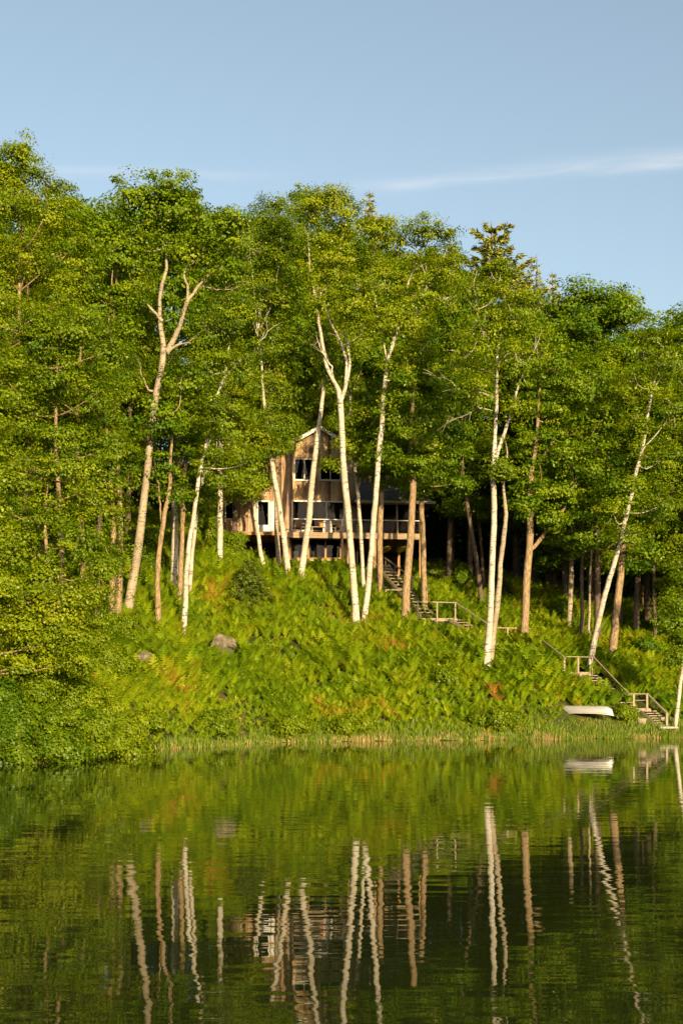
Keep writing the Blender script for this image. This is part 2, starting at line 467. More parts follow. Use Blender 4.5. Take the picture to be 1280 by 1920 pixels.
# ------------------------------------------------------------------ the setting: terrain and lake
COLS = [   # world X, [(Y, height) ...] from the shore inland
    (-60, [(40, 0), (52, 2.5), (70, 8), (90, 15), (120, 20), (150, 25)]),
    (-20, [(41.5, 0), (50, 1.6), (62, 5.0), (72, 9), (86, 14), (100, 16.5), (140, 23)]),
    (-11.2, [(42.5, 0), (50, 1.2), (60, 3.4), (68, 6.1), (76, 9.4), (86, 13.3), (97, 15), (140, 22)]),
    (-8.9, [(44.5, 0), (52, 0.7), (60, 2.4), (68, 5.0), (76, 8.6), (87, 13.2), (97, 14.5), (140, 22)]),
    (-7.6, [(54, 0), (60, 1.5), (71, 4.9), (80, 10.0), (87, 13.0), (97, 14.2), (140, 22)]),
    (-4, [(60.5, 0), (66, 1.8), (74, 5.7), (80, 8.7), (84.8, 10.9), (97, 12.0), (140, 22)]),
    (0, [(62, 0), (67, 2.0), (75, 5.7), (79, 7.8), (84.5, 10.2), (97, 11.4), (140, 22)]),
    (4, [(63, 0), (68, 2.5), (76, 5.7), (80, 7.4), (84.5, 9.4), (97, 11.8), (140, 21.5)]),
    (8, [(64, 0), (69.5, 3.0), (76, 5.3), (84, 8.5), (95, 12.0), (110, 14.5), (140, 21)]),
    (12, [(65.5, 0), (72, 3.5), (76, 5.0), (82, 7.0), (92, 10), (110, 14), (140, 20)]),
    (16, [(66.5, 0), (70, 1.7), (76, 4.2), (82, 6.2), (92, 9), (110, 13), (140, 19)]),
    (20, [(67, 0), (70, 1.2), (76, 3.5), (82, 5.4), (92, 8), (110, 12), (140, 18)]),
    (60, [(64, 0), (70, 1.5), (80, 4.0), (92, 7), (110, 11), (140, 17)]),
]
def col_h(prof, Y):
    ys = [p[0] for p in prof]; hs = [p[1] for p in prof]
    y0 = ys[0]
    h = np.interp(Y, ys + [600], hs + [hs[-1] + 30])
    return np.where(Y < y0, np.maximum((Y - y0)*0.14, -1.6), h + 0.22*np.clip((Y - y0)/0.5, 0, 1)*np.clip(1-(Y-y0)/8, 0, 1))
gx = np.arange(-40, 40.01, 0.4); gy = np.arange(36, 150.01, 0.4)
prof = np.array([col_h(c[1], gy) for c in COLS])
cxs = np.array([c[0] for c in COLS])
G = np.empty((len(gx), len(gy)))
for j in range(len(gy)): G[:, j] = np.interp(gx, cxs, prof[:, j])
def gauss(A, s, axis):
    r = int(3*s); k = np.exp(-0.5*(np.arange(-r, r+1)/s)**2); k /= k.sum()
    pad = [(0, 0), (0, 0)]; pad[axis] = (r, r)
    B = np.pad(A, pad, mode='edge')
    return np.apply_along_axis(lambda m: np.convolve(m, k, 'valid'), axis, B)
G = gauss(gauss(G, 2.2, 0), 1.0, 1)
# level bench under the house
def snoise(X, Y, sc, seed):
    r = np.random.default_rng(seed); s = np.zeros_like(X)
    for k in range(10):
        a = r.uniform(0, 2*np.pi); f = sc*r.uniform(0.5, 2.2)
        s += np.sin((X*np.cos(a)+Y*np.sin(a))*f + r.uniform(0, 6.28))/10
    return s
GXX, GYY = np.meshgrid(gx, gy, indexing='ij')
G += np.where(G > 0.35, 0.35*snoise(GXX, GYY, 0.9, 3)*np.clip((G-0.35)/2, 0, 1), 0)
def house_uv(X, Y): return (X-HX0)*math.cos(HA)+(Y-HY0_)*math.sin(HA), -(X-HX0)*math.sin(HA)+(Y-HY0_)*math.cos(HA)
HX0, HY0_, HA = (598-CX)/F*86.3, 86.3, math.radians(7)
hu_, hv_ = house_uv(GXX, GYY)      # dug-out floor under the house
cut = np.clip((hu_+1.9)/0.6, 0, 1)*np.clip((7.2-hu_)/0.6, 0, 1)*np.clip((hv_+1.5)/0.6, 0, 1)*np.clip((9.5-hv_)/0.6, 0, 1)
G = G*(1-cut)+np.minimum(G, 9.7)*cut
def gz(x, y):
    fx = np.clip((np.asarray(x, float)-gx[0])/0.4, 0, len(gx)-1.001); fy = np.clip((np.asarray(y, float)-gy[0])/0.4, 0, len(gy)-1.001)
    i = fx.astype(int); j = fy.astype(int); a = fx-i; b = fy-j
    return G[i, j]*(1-a)*(1-b)+G[i+1, j]*a*(1-b)+G[i, j+1]*(1-a)*b+G[i+1, j+1]*a*b
def ground_at(px, py):
    Y = np.arange(41, 140, 0.1)
    X = (px-CX)/F*Y
    q = HY-(gz(X, Y)-H)*F/Y
    k = np.argmax(q <= py) if (q <= py).any() else len(Y)-1
    return np.array((X[k], Y[k], float(gz(X[k], Y[k]))))

def far_terrain():
    # one sheet: the fine grid in the middle, coarse steps out to the horizon
    ex = np.concatenate([[-900, -500, -260, -140, -80, -55], gx, [55, 80, 140, 260, 500, 900]])
    ey = np.concatenate([[-40, 0, 20, 30], gy, [165, 190, 240, 330, 500, 900]])
    X, Y = np.meshgrid(ex, ey, indexing='ij')
    Z = np.where(Y >= 36, gz(X, np.clip(Y, 36, 150)), -1.6)
    Z = Z + np.where(Y > 150, np.minimum((Y-150)*0.22, 28), 0)
    V = np.stack([X, Y, Z], -1).reshape(-1, 3)
    m = len(ey); i = np.arange(len(ex)-1)[:, None]*m; j = np.arange(m-1)[None, :]
    Fq = np.stack([i+j, i+m+j, i+m+j+1, i+j+1], -1).reshape(-1, 4)
    o = np_mesh('terrain', V, Fq, M['ground'], smooth=True)
    tag(o, kind='structure')
far_terrain()
w = np_mesh('lake', [(-900, -900, 0), (900, -900, 0), (900, 120, 0), (-900, 120, 0)], [(0, 1, 2, 3)], M['water'])
tag(w, kind='structure')

# ------------------------------------------------------------------ the house
HYAW = math.radians(7)
hY0 = 86.3
hO = PX(598, 1000, hY0)
hbase = 10.6
house = empty('wooden_house', (hO[0], hO[1], hbase), 'weathered brown board-sided house with gable and porch above the fern slope', 'house', rz=HYAW)
ct, st_ = math.cos(HYAW), math.sin(HYAW)
def W(px, py, off=0.0):
    """photo pixel -> (u, z) local on the plane parallel to the front wall at depth off (negative = towards the lake)"""
    k = (px-CX)/F
    # point t*(k,1); local y = -(X-x0)*st + (Y-y0)*ct = off
    t = (off + (-hO[0]*st_ + hO[1]*ct))/(ct - k*st_)
    X, Y = k*t, t
    u = (X-hO[0])*ct + (Y-hO[1])*st_
    return u, H + (HY-py)/F*Y - hbase
def rect(x0, y0, x1, y1, off=0.0):
    u0, z1 = W(x0, y0, off); u1, z0 = W(x1, y1, off)
    _, z1b = W(x1, y0, off); _, z0b = W(x0, y1, off)
    return u0, (z0+z0b)/2, u1, (z1+z1b)/2
uL, zdk = W(413, 999); uR, _ = W(781, 1003)
_, zpk = W(598, 800)
zdeck = W(598, 998, -2)[1]
SL = math.tan(math.radians(30.5))
def roofz(u): return zpk - abs(u)*SL
openings = {
    'upL': rect(551, 860, 590, 901), 'upR': rect(599, 860, 639, 901),
    'main': rect(546.5, 939, 645.5, 996), 'door': rect(481, 938, 506, 996), 'left': rect(422, 939, 443, 974),
}
def clad_wall(name, u0, u1, zb, ztop, ops, off=0.0, parent=house):
    bw = 0.185
    ed = [u0 + bw*i for i in range(int((u1-u0)/bw)+1)] + [u1]
    cuts = sorted(set([round(e, 4) for e in ed] + [round(x, 4) for o in ops for x in (o[0], o[2]) if u0 < x < u1]))
    mb = MB()
    r = random.Random(5)
    shade = {}
    for a, b in zip(cuts[:-1], cuts[1:]):
        if b-a < 0.004: continue
        mid = (a+b)/2; bid = int((mid-u0)/bw)
        if bid not in shade: shade[bid] = (min(0.98, max(0.02, r.gauss(0.55, 0.27))), r.uniform(0, 0.012))
        t, dd = shade[bid]
        if mid > 1.6 and r.random() < 0.5: t = 1.0
        segs = [(zb, None)]
        zs = [zb]
        for o in sorted(ops, key=lambda o: o[1]):
            if o[0]-1e-3 <= mid <= o[2]+1e-3: zs += [o[1], o[3]]
        zs.append(None)
        g0 = 0.006 if abs((a-u0)/bw-round((a-u0)/bw)) < 0.02 else 0
        g1 = 0.006 if abs((b-u0)/bw-round((b-u0)/bw)) < 0.02 else 0
        for k in range(0, len(zs)-1, 2):
            z0, z1 = zs[k], zs[k+1]
            ta = ztop(a) if z1 is None else z1; tb = ztop(b) if z1 is None else z1
            if min(ta, tb) - z0 < 0.02: continue
            y0, y1 = off-0.02-dd, off+0.03
            A, B = a+g0, b-g1
            mb.poly([(A,y0,z0),(B,y0,z0),(B,y1,z0),(A,y1,z0),(A,y0,ta),(B,y0,tb),(B,y1,tb),(A,y1,ta)],
                    [(0,3,2,1),(4,5,6,7),(0,1,5,4),(1,2,6,5),(2,3,7,6),(3,0,4,7)], t)
        # batten over each seam
        if g1 and r.random() < 0.9:
            x = b
            inside = [o for o in ops if o[0]-0.04 < x < o[2]+0.04]
            zs = [zb] + [z for o in sorted(inside, key=lambda o: o[1]) for z in (o[1]-0.07, o[3]+0.07)] + [ztop(x)-0.03]
            for k in range(0, len(zs)-1, 2):
                if zs[k+1]-zs[k] > 0.05: mb.box((x-0.024, off-0.055, zs[k]), (x+0.024, off-0.034, zs[k+1]), max(0.05, t-0.12))
    return mb.build(name, M['siding'], parent)
zwb = W(450, 1004)[1]
front = clad_wall('front_wall', uL, uR, zwb, lambda u: roofz(u)-0.14, list(openings.values()))
DEP = 9.5
mb = MB()
for u in (uL, uR):
    s = 1 if u == uL else -1
    x0, x1 = (u, u+0.12) if s > 0 else (u-0.12, u)
    mb = MB(); mb.box((x0, 0.035, zwb), (x1, DEP, roofz(u)-0.16), 0.45)
    mb.build('side_wall', M['siding'], house)
mb = MB()
n = 24
for i in range(n):
    a = uL+0.12+(uR-uL-0.24)*i/n; b = uL+0.12+(uR-uL-0.24)*(i+1)/n
    mb.poly([(a,DEP,-0.4),(b,DEP,-0.4),(b,DEP+0.1,-0.4),(a,DEP+0.1,-0.4),(a,DEP,roofz(a)-0.16),(b,DEP,roofz(b)-0.16),(b,DEP+0.1,roofz(b)-0.16),(a,DEP+0.1,roofz(a)-0.16)],
            [(0,3,2,1),(4,5,6,7),(0,1,5,4),(2,3,7,6)], 0.5)
mb.build('back_wall', M['siding'], house)
# roof: two slabs with thickness, rake boards, standing seams
for s in (-1, 1):
    mb = MB()
    ue = (abs(uL) if s < 0 else uR) + 0.45
    yo0, yo1 = -0.42, DEP+0.4
    z_in, z_e = zpk, zpk-ue*SL
    mb.poly([(0,yo0,z_in-0.13),(s*ue,yo0,z_e-0.13),(s*ue,yo1,z_e-0.13),(0,yo1,z_in-0.13),(0,yo0,z_in),(s*ue,yo0,z_e),(s*ue,yo1,z_e),(0,yo1,z_in)],
            [(0,1,2,3),(4,7,6,5),(0,4,5,1),(1,5,6,2),(2,6,7,3)])
    for k in range(24):
        y = yo0+0.2+k*0.42
        if y > yo1: break
        mb.poly([(0.02*s,y,z_in+0.002),(s*ue,y,z_e+0.002),(s*ue,y+0.03,z_e+0.002),(0.02*s,y+0.03,z_in+0.002),(0.02*s,y,z_in+0.035),(s*ue,y,z_e+0.035),(s*ue,y+0.03,z_e+0.035),(0.02*s,y+0.03,z_in+0.035)],
                [(0,1,2,3),(4,7,6,5),(0,4,5,1),(1,5,6,2),(2,6,7,3)])
    rf = mb.build('roof', M['roof_metal'], house)
    mb = MB()
    mb.poly([(0,yo0-0.03,z_in-0.24),(s*ue,yo0-0.03,z_e-0.24),(s*ue,yo0-0.003,z_e-0.24),(0,yo0-0.003,z_in-0.24),(0,yo0-0.03,z_in+0.02),(s*ue,yo0-0.03,z_e+0.02),(s*ue,yo0-0.003,z_e+0.02),(0,yo0-0.003,z_in+0.02)],
            [(0,1,2,3),(4,7,6,5),(0,4,5,1),(1,5,6,2),(2,6,7,3),(3,7,4,0)])
    mb.build('fascia', M['white_paint'], rf)

def window(name, r, cols_, off=0.0, fw=0.07, mat='white_paint', split=None, sill=True, parent=house, bottom=True, depth=0.10):
    u0, z0, u1, z1 = r
    mb = MB()
    yA, yB = off-0.07, off+depth
    mb.box((u0, yA, z1-fw), (u1, yB, z1))
    if bottom: mb.box((u0, yA, z0), (u1, yB, z0+fw))
    zb = z0+fw if bottom else z0
    mb.box((u0, yA, zb), (u0+fw, yB, z1-fw)); mb.box((u1-fw, yA, zb), (u1, yB, z1-fw))
    xs = [u0+fw] + [u0+(u1-u0)*c for c in cols_] + [u1-fw]
    for x in xs[1:-1]: mb.box((x-0.03, yA+0.015, zb), (x+0.03, yB, z1-fw))
    f = mb.build(name, M[mat], parent)
    for a, b in zip(xs[:-1], xs[1:]):
        g = MB(); g.box((a+0.001, off+0.02, zb), (b-0.001, off+0.028, z1-fw))
        g.build('pane', M['glass'], f)
    if sill:
        g = MB(); g.box((u0-0.05, off-0.13, z0-0.05), (u1+0.05, off-0.072, z0+0.012)); g.build('sill', M[mat], f)
    return f
window('window', openings['upL'], [0.5]); window('window', openings['upR'], [0.5])
mainw = window('picture_window', openings['main'], [0.33, 0.66], sill=False, fw=0.085)
window('window', openings['left'], [])
# glazed door, white frame, white leaf and storm door with reflected sky painted in as pale blue
u0, z0, u1, z1 = openings['door']
dr = window('door', (u0, z0, u1, z1), [], sill=False, fw=0.11)
g = MB(); g.box((u0+0.115, -0.035, z0+0.115), (u1-0.115, 0.015, z0+0.42)); g.build('kick_panel', M['sky_tinted_white'], dr)
g = MB(); g.tube([(u1-0.19, -0.11, z0+1.0), (u1-0.19, -0.11, z0+1.16)], [0.015, 0.015], 6); g.build('handle', M['dark_metal'], dr)
a0, b0, a1, b1 = rect(507.5, 941, 513, 995)
g = MB(); g.box((a0, -0.11, b0), (a1, -0.062, b1)); g.build('storm_door', M['sky_tinted_white'], house)  # white storm door, its sky reflection painted pale blue
# rooms behind the glass
zf2 = W(598, 925)[1]
mb = MB()
mb.box((uL+0.14, 0.2, zdeck-0.22), (uR-0.14, DEP-0.05, zdeck-0.05))
mb.box((uL+0.14, 0.2, zf2-0.1), (uR-0.14, DEP-0.05, zf2+0.12))
mb.build('floor_slab', M['interior_wood'], house)
mb = MB()
mb.box((uL+0.2, 4.2, zdeck-0.04), (uR-0.2, 4.3, zf2-0.11)); mb.box((-3.2, 3.2, zf2+0.13), (3.2, 3.3, zf2+3.0))
mb.box((-0.12, 0.3, zf2+0.13), (0.12, 3.19, zf2+3.0))
mb.build('room_wall', M['interior_wood'], house)
for (x0, y0, x1, y1) in ((577, 862, 588, 899), (596, 945, 604, 994), (634, 945, 643, 994), (549, 945, 553, 994)):
    r_ = rect(x0, y0, x1, y1, 0.25)
    mb = MB(); k = 7
    for i in range(k):
        a = r_[0]+(r_[2]-r_[0])*i/k; b = r_[0]+(r_[2]-r_[0])*(i+1)/k
        mb.box((a, 0.22+0.03*(i % 2), r_[1]), (b, 0.25+0.03*(i % 2), r_[3]))
    mb.build('curtain', M['curtain'], house)
# deck: boards, fascia beam, railing
D0 = -2.0
dL, _ = W(447, 1000, D0); dR, _ = W(791, 1003, D0)
mb = MB(); k = 14
for i in range(k):
    y = D0+0.05+i*(1.9-0.0)/k
    mb.box((dL+0.02, y, zdeck-0.045), (dR-0.02, y+0.125, zdeck-0.005))
deck = mb.build('deck', M['deck_wood'], house)
mb = MB()
bL, _ = W(530, 1000, D0)
mb.box((bL, D0-0.02, zdeck-0.38), (dR, D0+0.045, zdeck)); mb.build('deck_beam', M['deck_wood'], deck)
mb = MB(); mb.box((dL, D0-0.02, zdeck-0.24), (bL-0.005, D0+0.045, zdeck-0.02)); mb.build('deck_beam', M['interior_wood'], deck)
mb = MB()
for i in range(16):
    x = dL+0.3+i*(dR-dL-0.6)/15
    mb.box((x-0.02, D0+0.05, zdeck-0.25), (x+0.02, -0.06, zdeck-0.05))
mb.build('joists', M['deck_wood'], deck)
zrail = W(600, 973, D0)[1]
r0, _ = W(545, 973, D0); r1, _ = W(790, 973, D0)
mb = MB(); mb.box((r0, D0-0.01, zrail-0.045), (r1, D0+0.05, zrail)); mb.build('handrail', M['white_paint'], deck)
for px in (546, 641, 702, 745, 789):
    u, _ = W(px, 990, D0)
    mb = MB(); mb.box((u-0.045, D0-0.015, zdeck+0.002), (u+0.045, D0+0.055, zrail-0.047)); mb.build('rail_post', M['stair_wood'], deck)
for px, b in ((540, 1052), (641.5, 1056), (703, 1062), (788, 1062)):
    u, zb = W(px, b, D0)
    mb = MB(); mb.box((u-0.07, D0+0.05, -1.2), (u+0.07, D0+0.19, zdeck-0.26)); mb.build('deck_post', M['plywood'], deck)
# basement storey under the deck
zb0 = -0.9; zb1 = zdeck-0.26
bops = [rect(546, 1011, 577, 1047), rect(579, 1011, 609, 1047), rect(611, 1011, 638, 1047)]
bu0, _ = W(530, 1020); bu1, _ = W(664, 1020)
mb = MB()
xs = [bu0] + [x for o in bops for x in (o[0], o[2])] + [bu1]
for i in range(0, len(xs), 2): mb.box((xs[i], 0.0, zb0), (xs[i+1], 0.1, bops[0][3]))
for o in bops: mb.box((o[0], 0.002, zb0), (o[2], 0.098, o[1]))
mb.box((bu0, 0.0, bops[0][3]+0.003), (bu1, 0.1, zb1))
mb.build('basement_wall', M['plywood'], house)
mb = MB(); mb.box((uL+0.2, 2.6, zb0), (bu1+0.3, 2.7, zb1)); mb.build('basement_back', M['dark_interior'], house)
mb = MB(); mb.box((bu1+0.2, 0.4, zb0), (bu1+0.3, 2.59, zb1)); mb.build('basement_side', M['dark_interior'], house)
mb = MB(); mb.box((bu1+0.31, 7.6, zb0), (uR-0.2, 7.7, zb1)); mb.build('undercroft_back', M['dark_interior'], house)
for uu in (bu1+1.5, bu1+3.2):
    mb = MB(); mb.box((uu-0.08, 0.9, -1.2), (uu+0.08, 1.06, zb1+0.02)); mb.build('deck_post', M['interior_wood'], house)
for i, o in enumerate(bops): window('basement_window', (o[0]-0.03, o[1]-0.02, o[2]+0.03, o[3]+0.02), [], 0.0, 0.06, 'plywood', sill=False)
r_ = rect(585, 1013, 600, 1050, 0.5)
mb = MB(); mb.box((r_[0], 0.5, r_[1]), (r_[2], 0.56, r_[3])); mb.build('pane_reflection', M['sky_tinted_white'], house)  # pale panel behind the pane, painted stand-in for reflected sky
r_ = rect(549, 1013, 560, 1050, 0.5)
mb = MB(); mb.box((r_[0], 0.5, r_[1]), (r_[2], 0.56, r_[3])); mb.build('pane_reflection', M['sky_tinted_white'], house)  # second panel painted as sky reflected in the basement glass
# screened porch on the right with its hipped roof
pu0, _ = W(668, 950, -1.9); pu1, _ = W(789, 950, -1.9)
_, pz1 = W(730, 942, -1.9)
py0, py1 = -1.85, 3.2
mb = MB()
mb.box((pu0, py0, pz1-0.14), (pu1, py0+0.1, pz1)); mb.box((pu1-0.1, py0+0.103, pz1-0.14), (pu1, py1, pz1))
porch = mb.build('screened_porch', M['deck_wood'], house)
for px in (670, 705, 744, 771, 787):
    u, _ = W(px, 960, py0)
    mb = MB(); mb.box((u-0.05, py0+0.003, zdeck+0.002), (u+0.05, py0+0.097, pz1-0.142)); mb.build('porch_post', M['deck_wood'], porch)
for k in range(1, 3):
    y = py0+k*2.4
    mb = MB(); mb.box((pu1-0.097, y, zdeck+0.002), (pu1-0.003, y+0.09, pz1-0.142)); mb.build('porch_post', M['deck_wood'], porch)
mb = MB(); mb.box((pu0, py0+0.06, zdeck+0.06), (pu1-0.1, py0+0.066, pz1-0.15)); mb.build('screen', M['screen'], porch)
mb = MB(); mb.box((pu1-0.05, py0+0.1, zdeck+0.06), (pu1-0.044, py1, pz1-0.15)); mb.build('screen', M['screen'], porch)
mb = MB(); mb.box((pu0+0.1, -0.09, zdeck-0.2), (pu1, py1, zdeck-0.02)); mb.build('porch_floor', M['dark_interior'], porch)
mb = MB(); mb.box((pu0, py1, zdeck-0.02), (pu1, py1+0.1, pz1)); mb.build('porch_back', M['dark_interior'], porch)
eL, _ = W(664, 938, -2.3); eR, _ = W(815, 938, -2.3)
ze = pz1+0.02; zr = W(690, 893, 0)[1]
A = [(eL, -2.35, ze), (eR, -2.35, ze), (eR, py1+0.6, ze), (eL, py1+0.6, ze)]
Bq = [(eL+1.0, 0.6, zr), (eR-3.2, 0.6, zr)]
mb = MB()
mb.poly(A+Bq, [(0, 1, 5, 4), (1, 2, 5), (2, 3, 4, 5), (3, 0, 4), (3, 2, 1, 0)])
mb.build('porch_roof', M['shingle'], porch)
mb = MB()
mb.box((eL, -2.40, ze-0.13), (eR, -2.353, ze+0.03)); mb.box((eR+0.003, -2.40, ze-0.13), (eR+0.05, py1+0.6, ze+0.03))
mb.build('porch_fascia', M['concrete'], porch)

def hW(px, py, off):      # world point on a plane of the house
    u, z = W(px, py, off)
    return house_mat @ Vector((u, off, z))
house_mat = Matrix.Translation(Vector((hO[0], hO[1], hbase))) @ Matrix.Rotation(HYAW, 4, 'Z')

# deck furniture and things kept under the porch
def deck_chair(px, off, rz, label):
    p = hW(px, 996, off); p.z = hbase+zdeck
    e = empty('deck_chair', p, label, 'chair', 'chairs on the deck', HYAW+rz)
    mb = MB(); mb.box((-0.25, -0.25, 0.40), (0.25, 0.25, 0.44)); mb.build('seat', M['chair_fabric'], e)
    mb = MB(); mb.obox((0, 0.27, 0.68), (1, 0, 0), (0, 0.97, 0.22), (0, -0.22, 0.97), 0.25, 0.02, 0.26); mb.build('backrest', M['chair_fabric'], e)
    for sx in (-1, 1):
        mb = MB(); mb.bar((sx*0.26, -0.24, 0.005), (sx*0.26, -0.24, 0.62), 0.035, 0.035); mb.build('leg', M['stair_wood'], e)
        mb = MB(); mb.bar((sx*0.26, 0.24, 0.005), (sx*0.26, 0.24, 0.42), 0.035, 0.035); mb.build('leg', M['stair_wood'], e)
        mb = MB(); mb.box((sx*0.26-0.035, -0.28, 0.622), (sx*0.26+0.035, 0.24, 0.65)); mb.build('armrest', M['stair_wood'], e)
deck_chair(563, -1.15, 2.4, 'wooden armchair on the deck at the left end of the picture window')
deck_chair(629, -1.1, -2.5, 'dark armchair on the deck near the rail post right of the grey cover')
p = hW(597, 996, -1.2); p.z = hbase+zdeck
tb = empty('deck_table', p, 'low wooden deck table with an orange pot on it', 'table', rz=HYAW)
mb = MB(); mb.box((-0.5, -0.3, 0.40), (0.5, 0.3, 0.44)); mb.build('table_top', M['stair_wood'], tb)
for sx in (-1, 1):
    for sy in (-1, 1):
        mb = MB(); mb.box((sx*0.44-0.03, sy*0.25-0.03, 0.005), (sx*0.44+0.03, sy*0.25+0.03, 0.398)); mb.build('leg', M['stair_wood'], tb)
mb = MB()
pr = [(0.07, 0.0), (0.13, 0.12), (0.16, 0.24), (0.175, 0.26), (0.175, 0.31), (0.15, 0.31)]
mb.tube([(0, 0, z) for r, z in pr], [r for r, z in pr], 14)
o = mb.build('flower_pot', M['terracotta']); q = hW(602, 996, -1.2); o.location = (q.x, q.y, hbase+zdeck+0.442)
tag(o, 'orange clay pot standing on the low deck table', 'pot')
p = hW(613, 996, -1.15); p.z = hbase+zdeck
mb = MB()
mb.poly([(-0.33,-0.26,0.01),(0.33,-0.26,0.01),(0.33,0.26,0.01),(-0.33,0.26,0.01),(-0.29,-0.22,0.78),(0.29,-0.22,0.78),(0.29,0.22,0.78),(-0.29,0.22,0.78),(-0.2,-0.12,0.9),(0.2,-0.12,0.9),(0.2,0.12,0.9),(-0.2,0.12,0.9)],
        [(0,3,2,1),(0,1,5,4),(1,2,6,5),(2,3,7,6),(3,0,4,7),(4,5,9,8),(5,6,10,9),(6,7,11,10),(7,4,8,11),(8,9,10,11)])
o = mb.build('covered_grill', M['grill_cover'], bevel=0.03); o.location = p; o.rotation_euler = (0, 0, HYAW)
tag(o, 'grill under a grey cover on the deck before the picture window', 'grill')
def kayak(px, py, label):
    p = hW(px, py, -1.2)
    e = empty('kayak', p, label, 'kayak', 'yellow kayaks under the porch', HYAW)
    prof_ = [(0.0, 0.02, 0.02), (0.4, 0.14, 0.09), (1.0, 0.24, 0.14), (1.8, 0.29, 0.16), (2.6, 0.24, 0.14), (3.2, 0.12, 0.09), (3.5, 0.02, 0.02)]
    V, Fq = [], []
    for (y, a, b) in prof_:
        for k in range(12):
            t = 2*math.pi*k/12; V.append((a*math.cos(t), y-0.35, b*math.sin(t)))
    for i in range(len(prof_)-1):
        for k in range(12): Fq.append((i*12+k, i*12+(k+1) % 12, (i+1)*12+(k+1) % 12, (i+1)*12+k))
    np_mesh('hull', V, Fq, M['yellow_plastic'], e, smooth=True)
    mb = MB(); mb.tube([(0.32*math.cos(t), 1.4+0.0*t-0.0, 0.32*math.sin(t)) for t in np.linspace(0, math.pi, 9)], [0.015]*9, 6); mb.build('sling', M['dark_metal'], e)
kayak(728, 1026, 'yellow kayak end hung under the porch, nearer the stair rail')
kayak(759, 1026, 'yellow kayak end hung under the porch, nearer the corner post')

# ------------------------------------------------------------------ stairs from the deck to the shore
stairs = empty('hillside_stairs', ground_at(1245, 1362), 'long weathered wooden stairway with landings and handrails down the fern slope', 'stairs')
so = Vector(stairs.location)
def SP(px, py, Y): return Vector(PX(px, py, Y))
def loc(v): return Vector(v)-so
def at_ground(px, py, lift=0.0):
    g = ground_at(px, py+lift*30)
    return float(g[1])
def flight(A, B, n_, width=0.85, run=0.27, name='tread'):
    """treads from A (top) to B (bottom); each tread a part"""
    d = Vector((B.x-A.x, B.y-A.y, 0)); L = d.length; d.normalize()
    side = Vector((-d.y, d.x, 0))
    for i in range(n_):
        t = (i+0.5)/n_
        c = A.lerp(B, t)
        mb = MB(); mb.obox(loc(c), d, side, (0, 0, 1), 0.14, width/2, 0.022); mb.build('tread', M['stair_wood'], stairs)
    for s in (-1, 1):
        mb = MB(); mb.bar(loc(A+side*s*(width/2+0.025)-Vector((0, 0, 0.09))), loc(B+side*s*(width/2+0.025)-Vector((0, 0, 0.09))), 0.04, 0.2)
        mb.build('stringer', M['stair_wood'], stairs)
    return d, side
def rail(a, b, w=0.06, h=0.075, mat='stair_wood'):
    mb = MB(); mb.bar(loc(a), loc(b), w, h); mb.build('handrail', M[mat], stairs)
def post(top, length, w=0.09):
    mb = MB(); t = loc(top); mb.box((t.x-w/2, t.y-w/2, t.z-length), (t.x+w/2, t.y+w/2, t.z)); mb.build('post', M['stair_wood'], stairs, bevel=0.008)
def landing(px0, px1, py, Y, depth=1.0):
    a, b = loc(SP(px0, py, Y)), loc(SP(px1, py, Y))
    mb = MB()
    for k in range(7): mb.box((a.x, a.y+k*depth/7, a.z-0.04), (b.x, a.y+(k+0.93)*depth/7, a.z))
    mb.box((a.x-0.02, a.y-0.045, a.z-0.2), (b.x+0.02, a.y-0.003, a.z-0.005))
    mb.build('landing', M['stair_wood'], stairs)
Ya = 83.6
Y2 = at_ground(820, 1166); Y3 = at_ground(955, 1212); Y4 = at_ground(1085, 1268); Y5 = at_ground(1200, 1340); Yb = at_ground(1245, 1362)
dn = Vector((0, -0.9, 0))
CLEAR = [(SP(720, 1060, Ya+0.6)+dn, SP(775, 1120, Y2+1.6)+dn, 1.3, 0.4), (SP(860, 1166, Y2)+dn, SP(930, 1206, Y3)+dn, 1.0, 0.78), (SP(925, 1206, Y3)+dn, SP(1062, 1262, Y4)+dn, 1.2, 0.6), (SP(784, 1160, Y2)+dn, SP(856, 1160, Y2)+dn, 1.0, 0.55), (SP(835, 1160, Y2)+dn, SP(875, 1172, Y2)+dn, 0.7, 0.4), (SP(1065, 1262, Y4)+dn*1.3, SP(1122, 1284, Y4-0.2)+dn*1.4, 1.3, 0.3),
         (SP(1178, 1335, Y5)+dn, SP(1250, 1362, Yb)+dn, 1.5, 0.3), (SP(1190, 1335, Y5), SP(1250, 1362, Yb), 0.9, 0.35)]
# first flight, from the porch corner
fa, fb = SP(716, 1058, Ya+0.6), SP(800, 1152, Y2+0.6)
flight(fa, fb, 15, 0.9)
rail(SP(720, 1045, Ya+1.2), SP(804, 1106, Y2+1.3)); 
for t in (0.03, 0.32, 0.62, 0.95):
    q = SP(720, 1045, Ya+1.2).lerp(SP(804, 1106, Y2+1.3), t); post(q-Vector((0, 0, 0.03)), 1.15, 0.07)
rail(SP(722, 1106, 81.0), SP(759, 1106, 81.0), 0.05, 0.06); post(SP(758, 1107, 81.05), 1.0, 0.08)
post(SP(723, 1107, 81.05), 1.0, 0.08)
rail(SP(759, 1106, 81.0), SP(783, 1128, Y2-0.1), 0.05, 0.06)
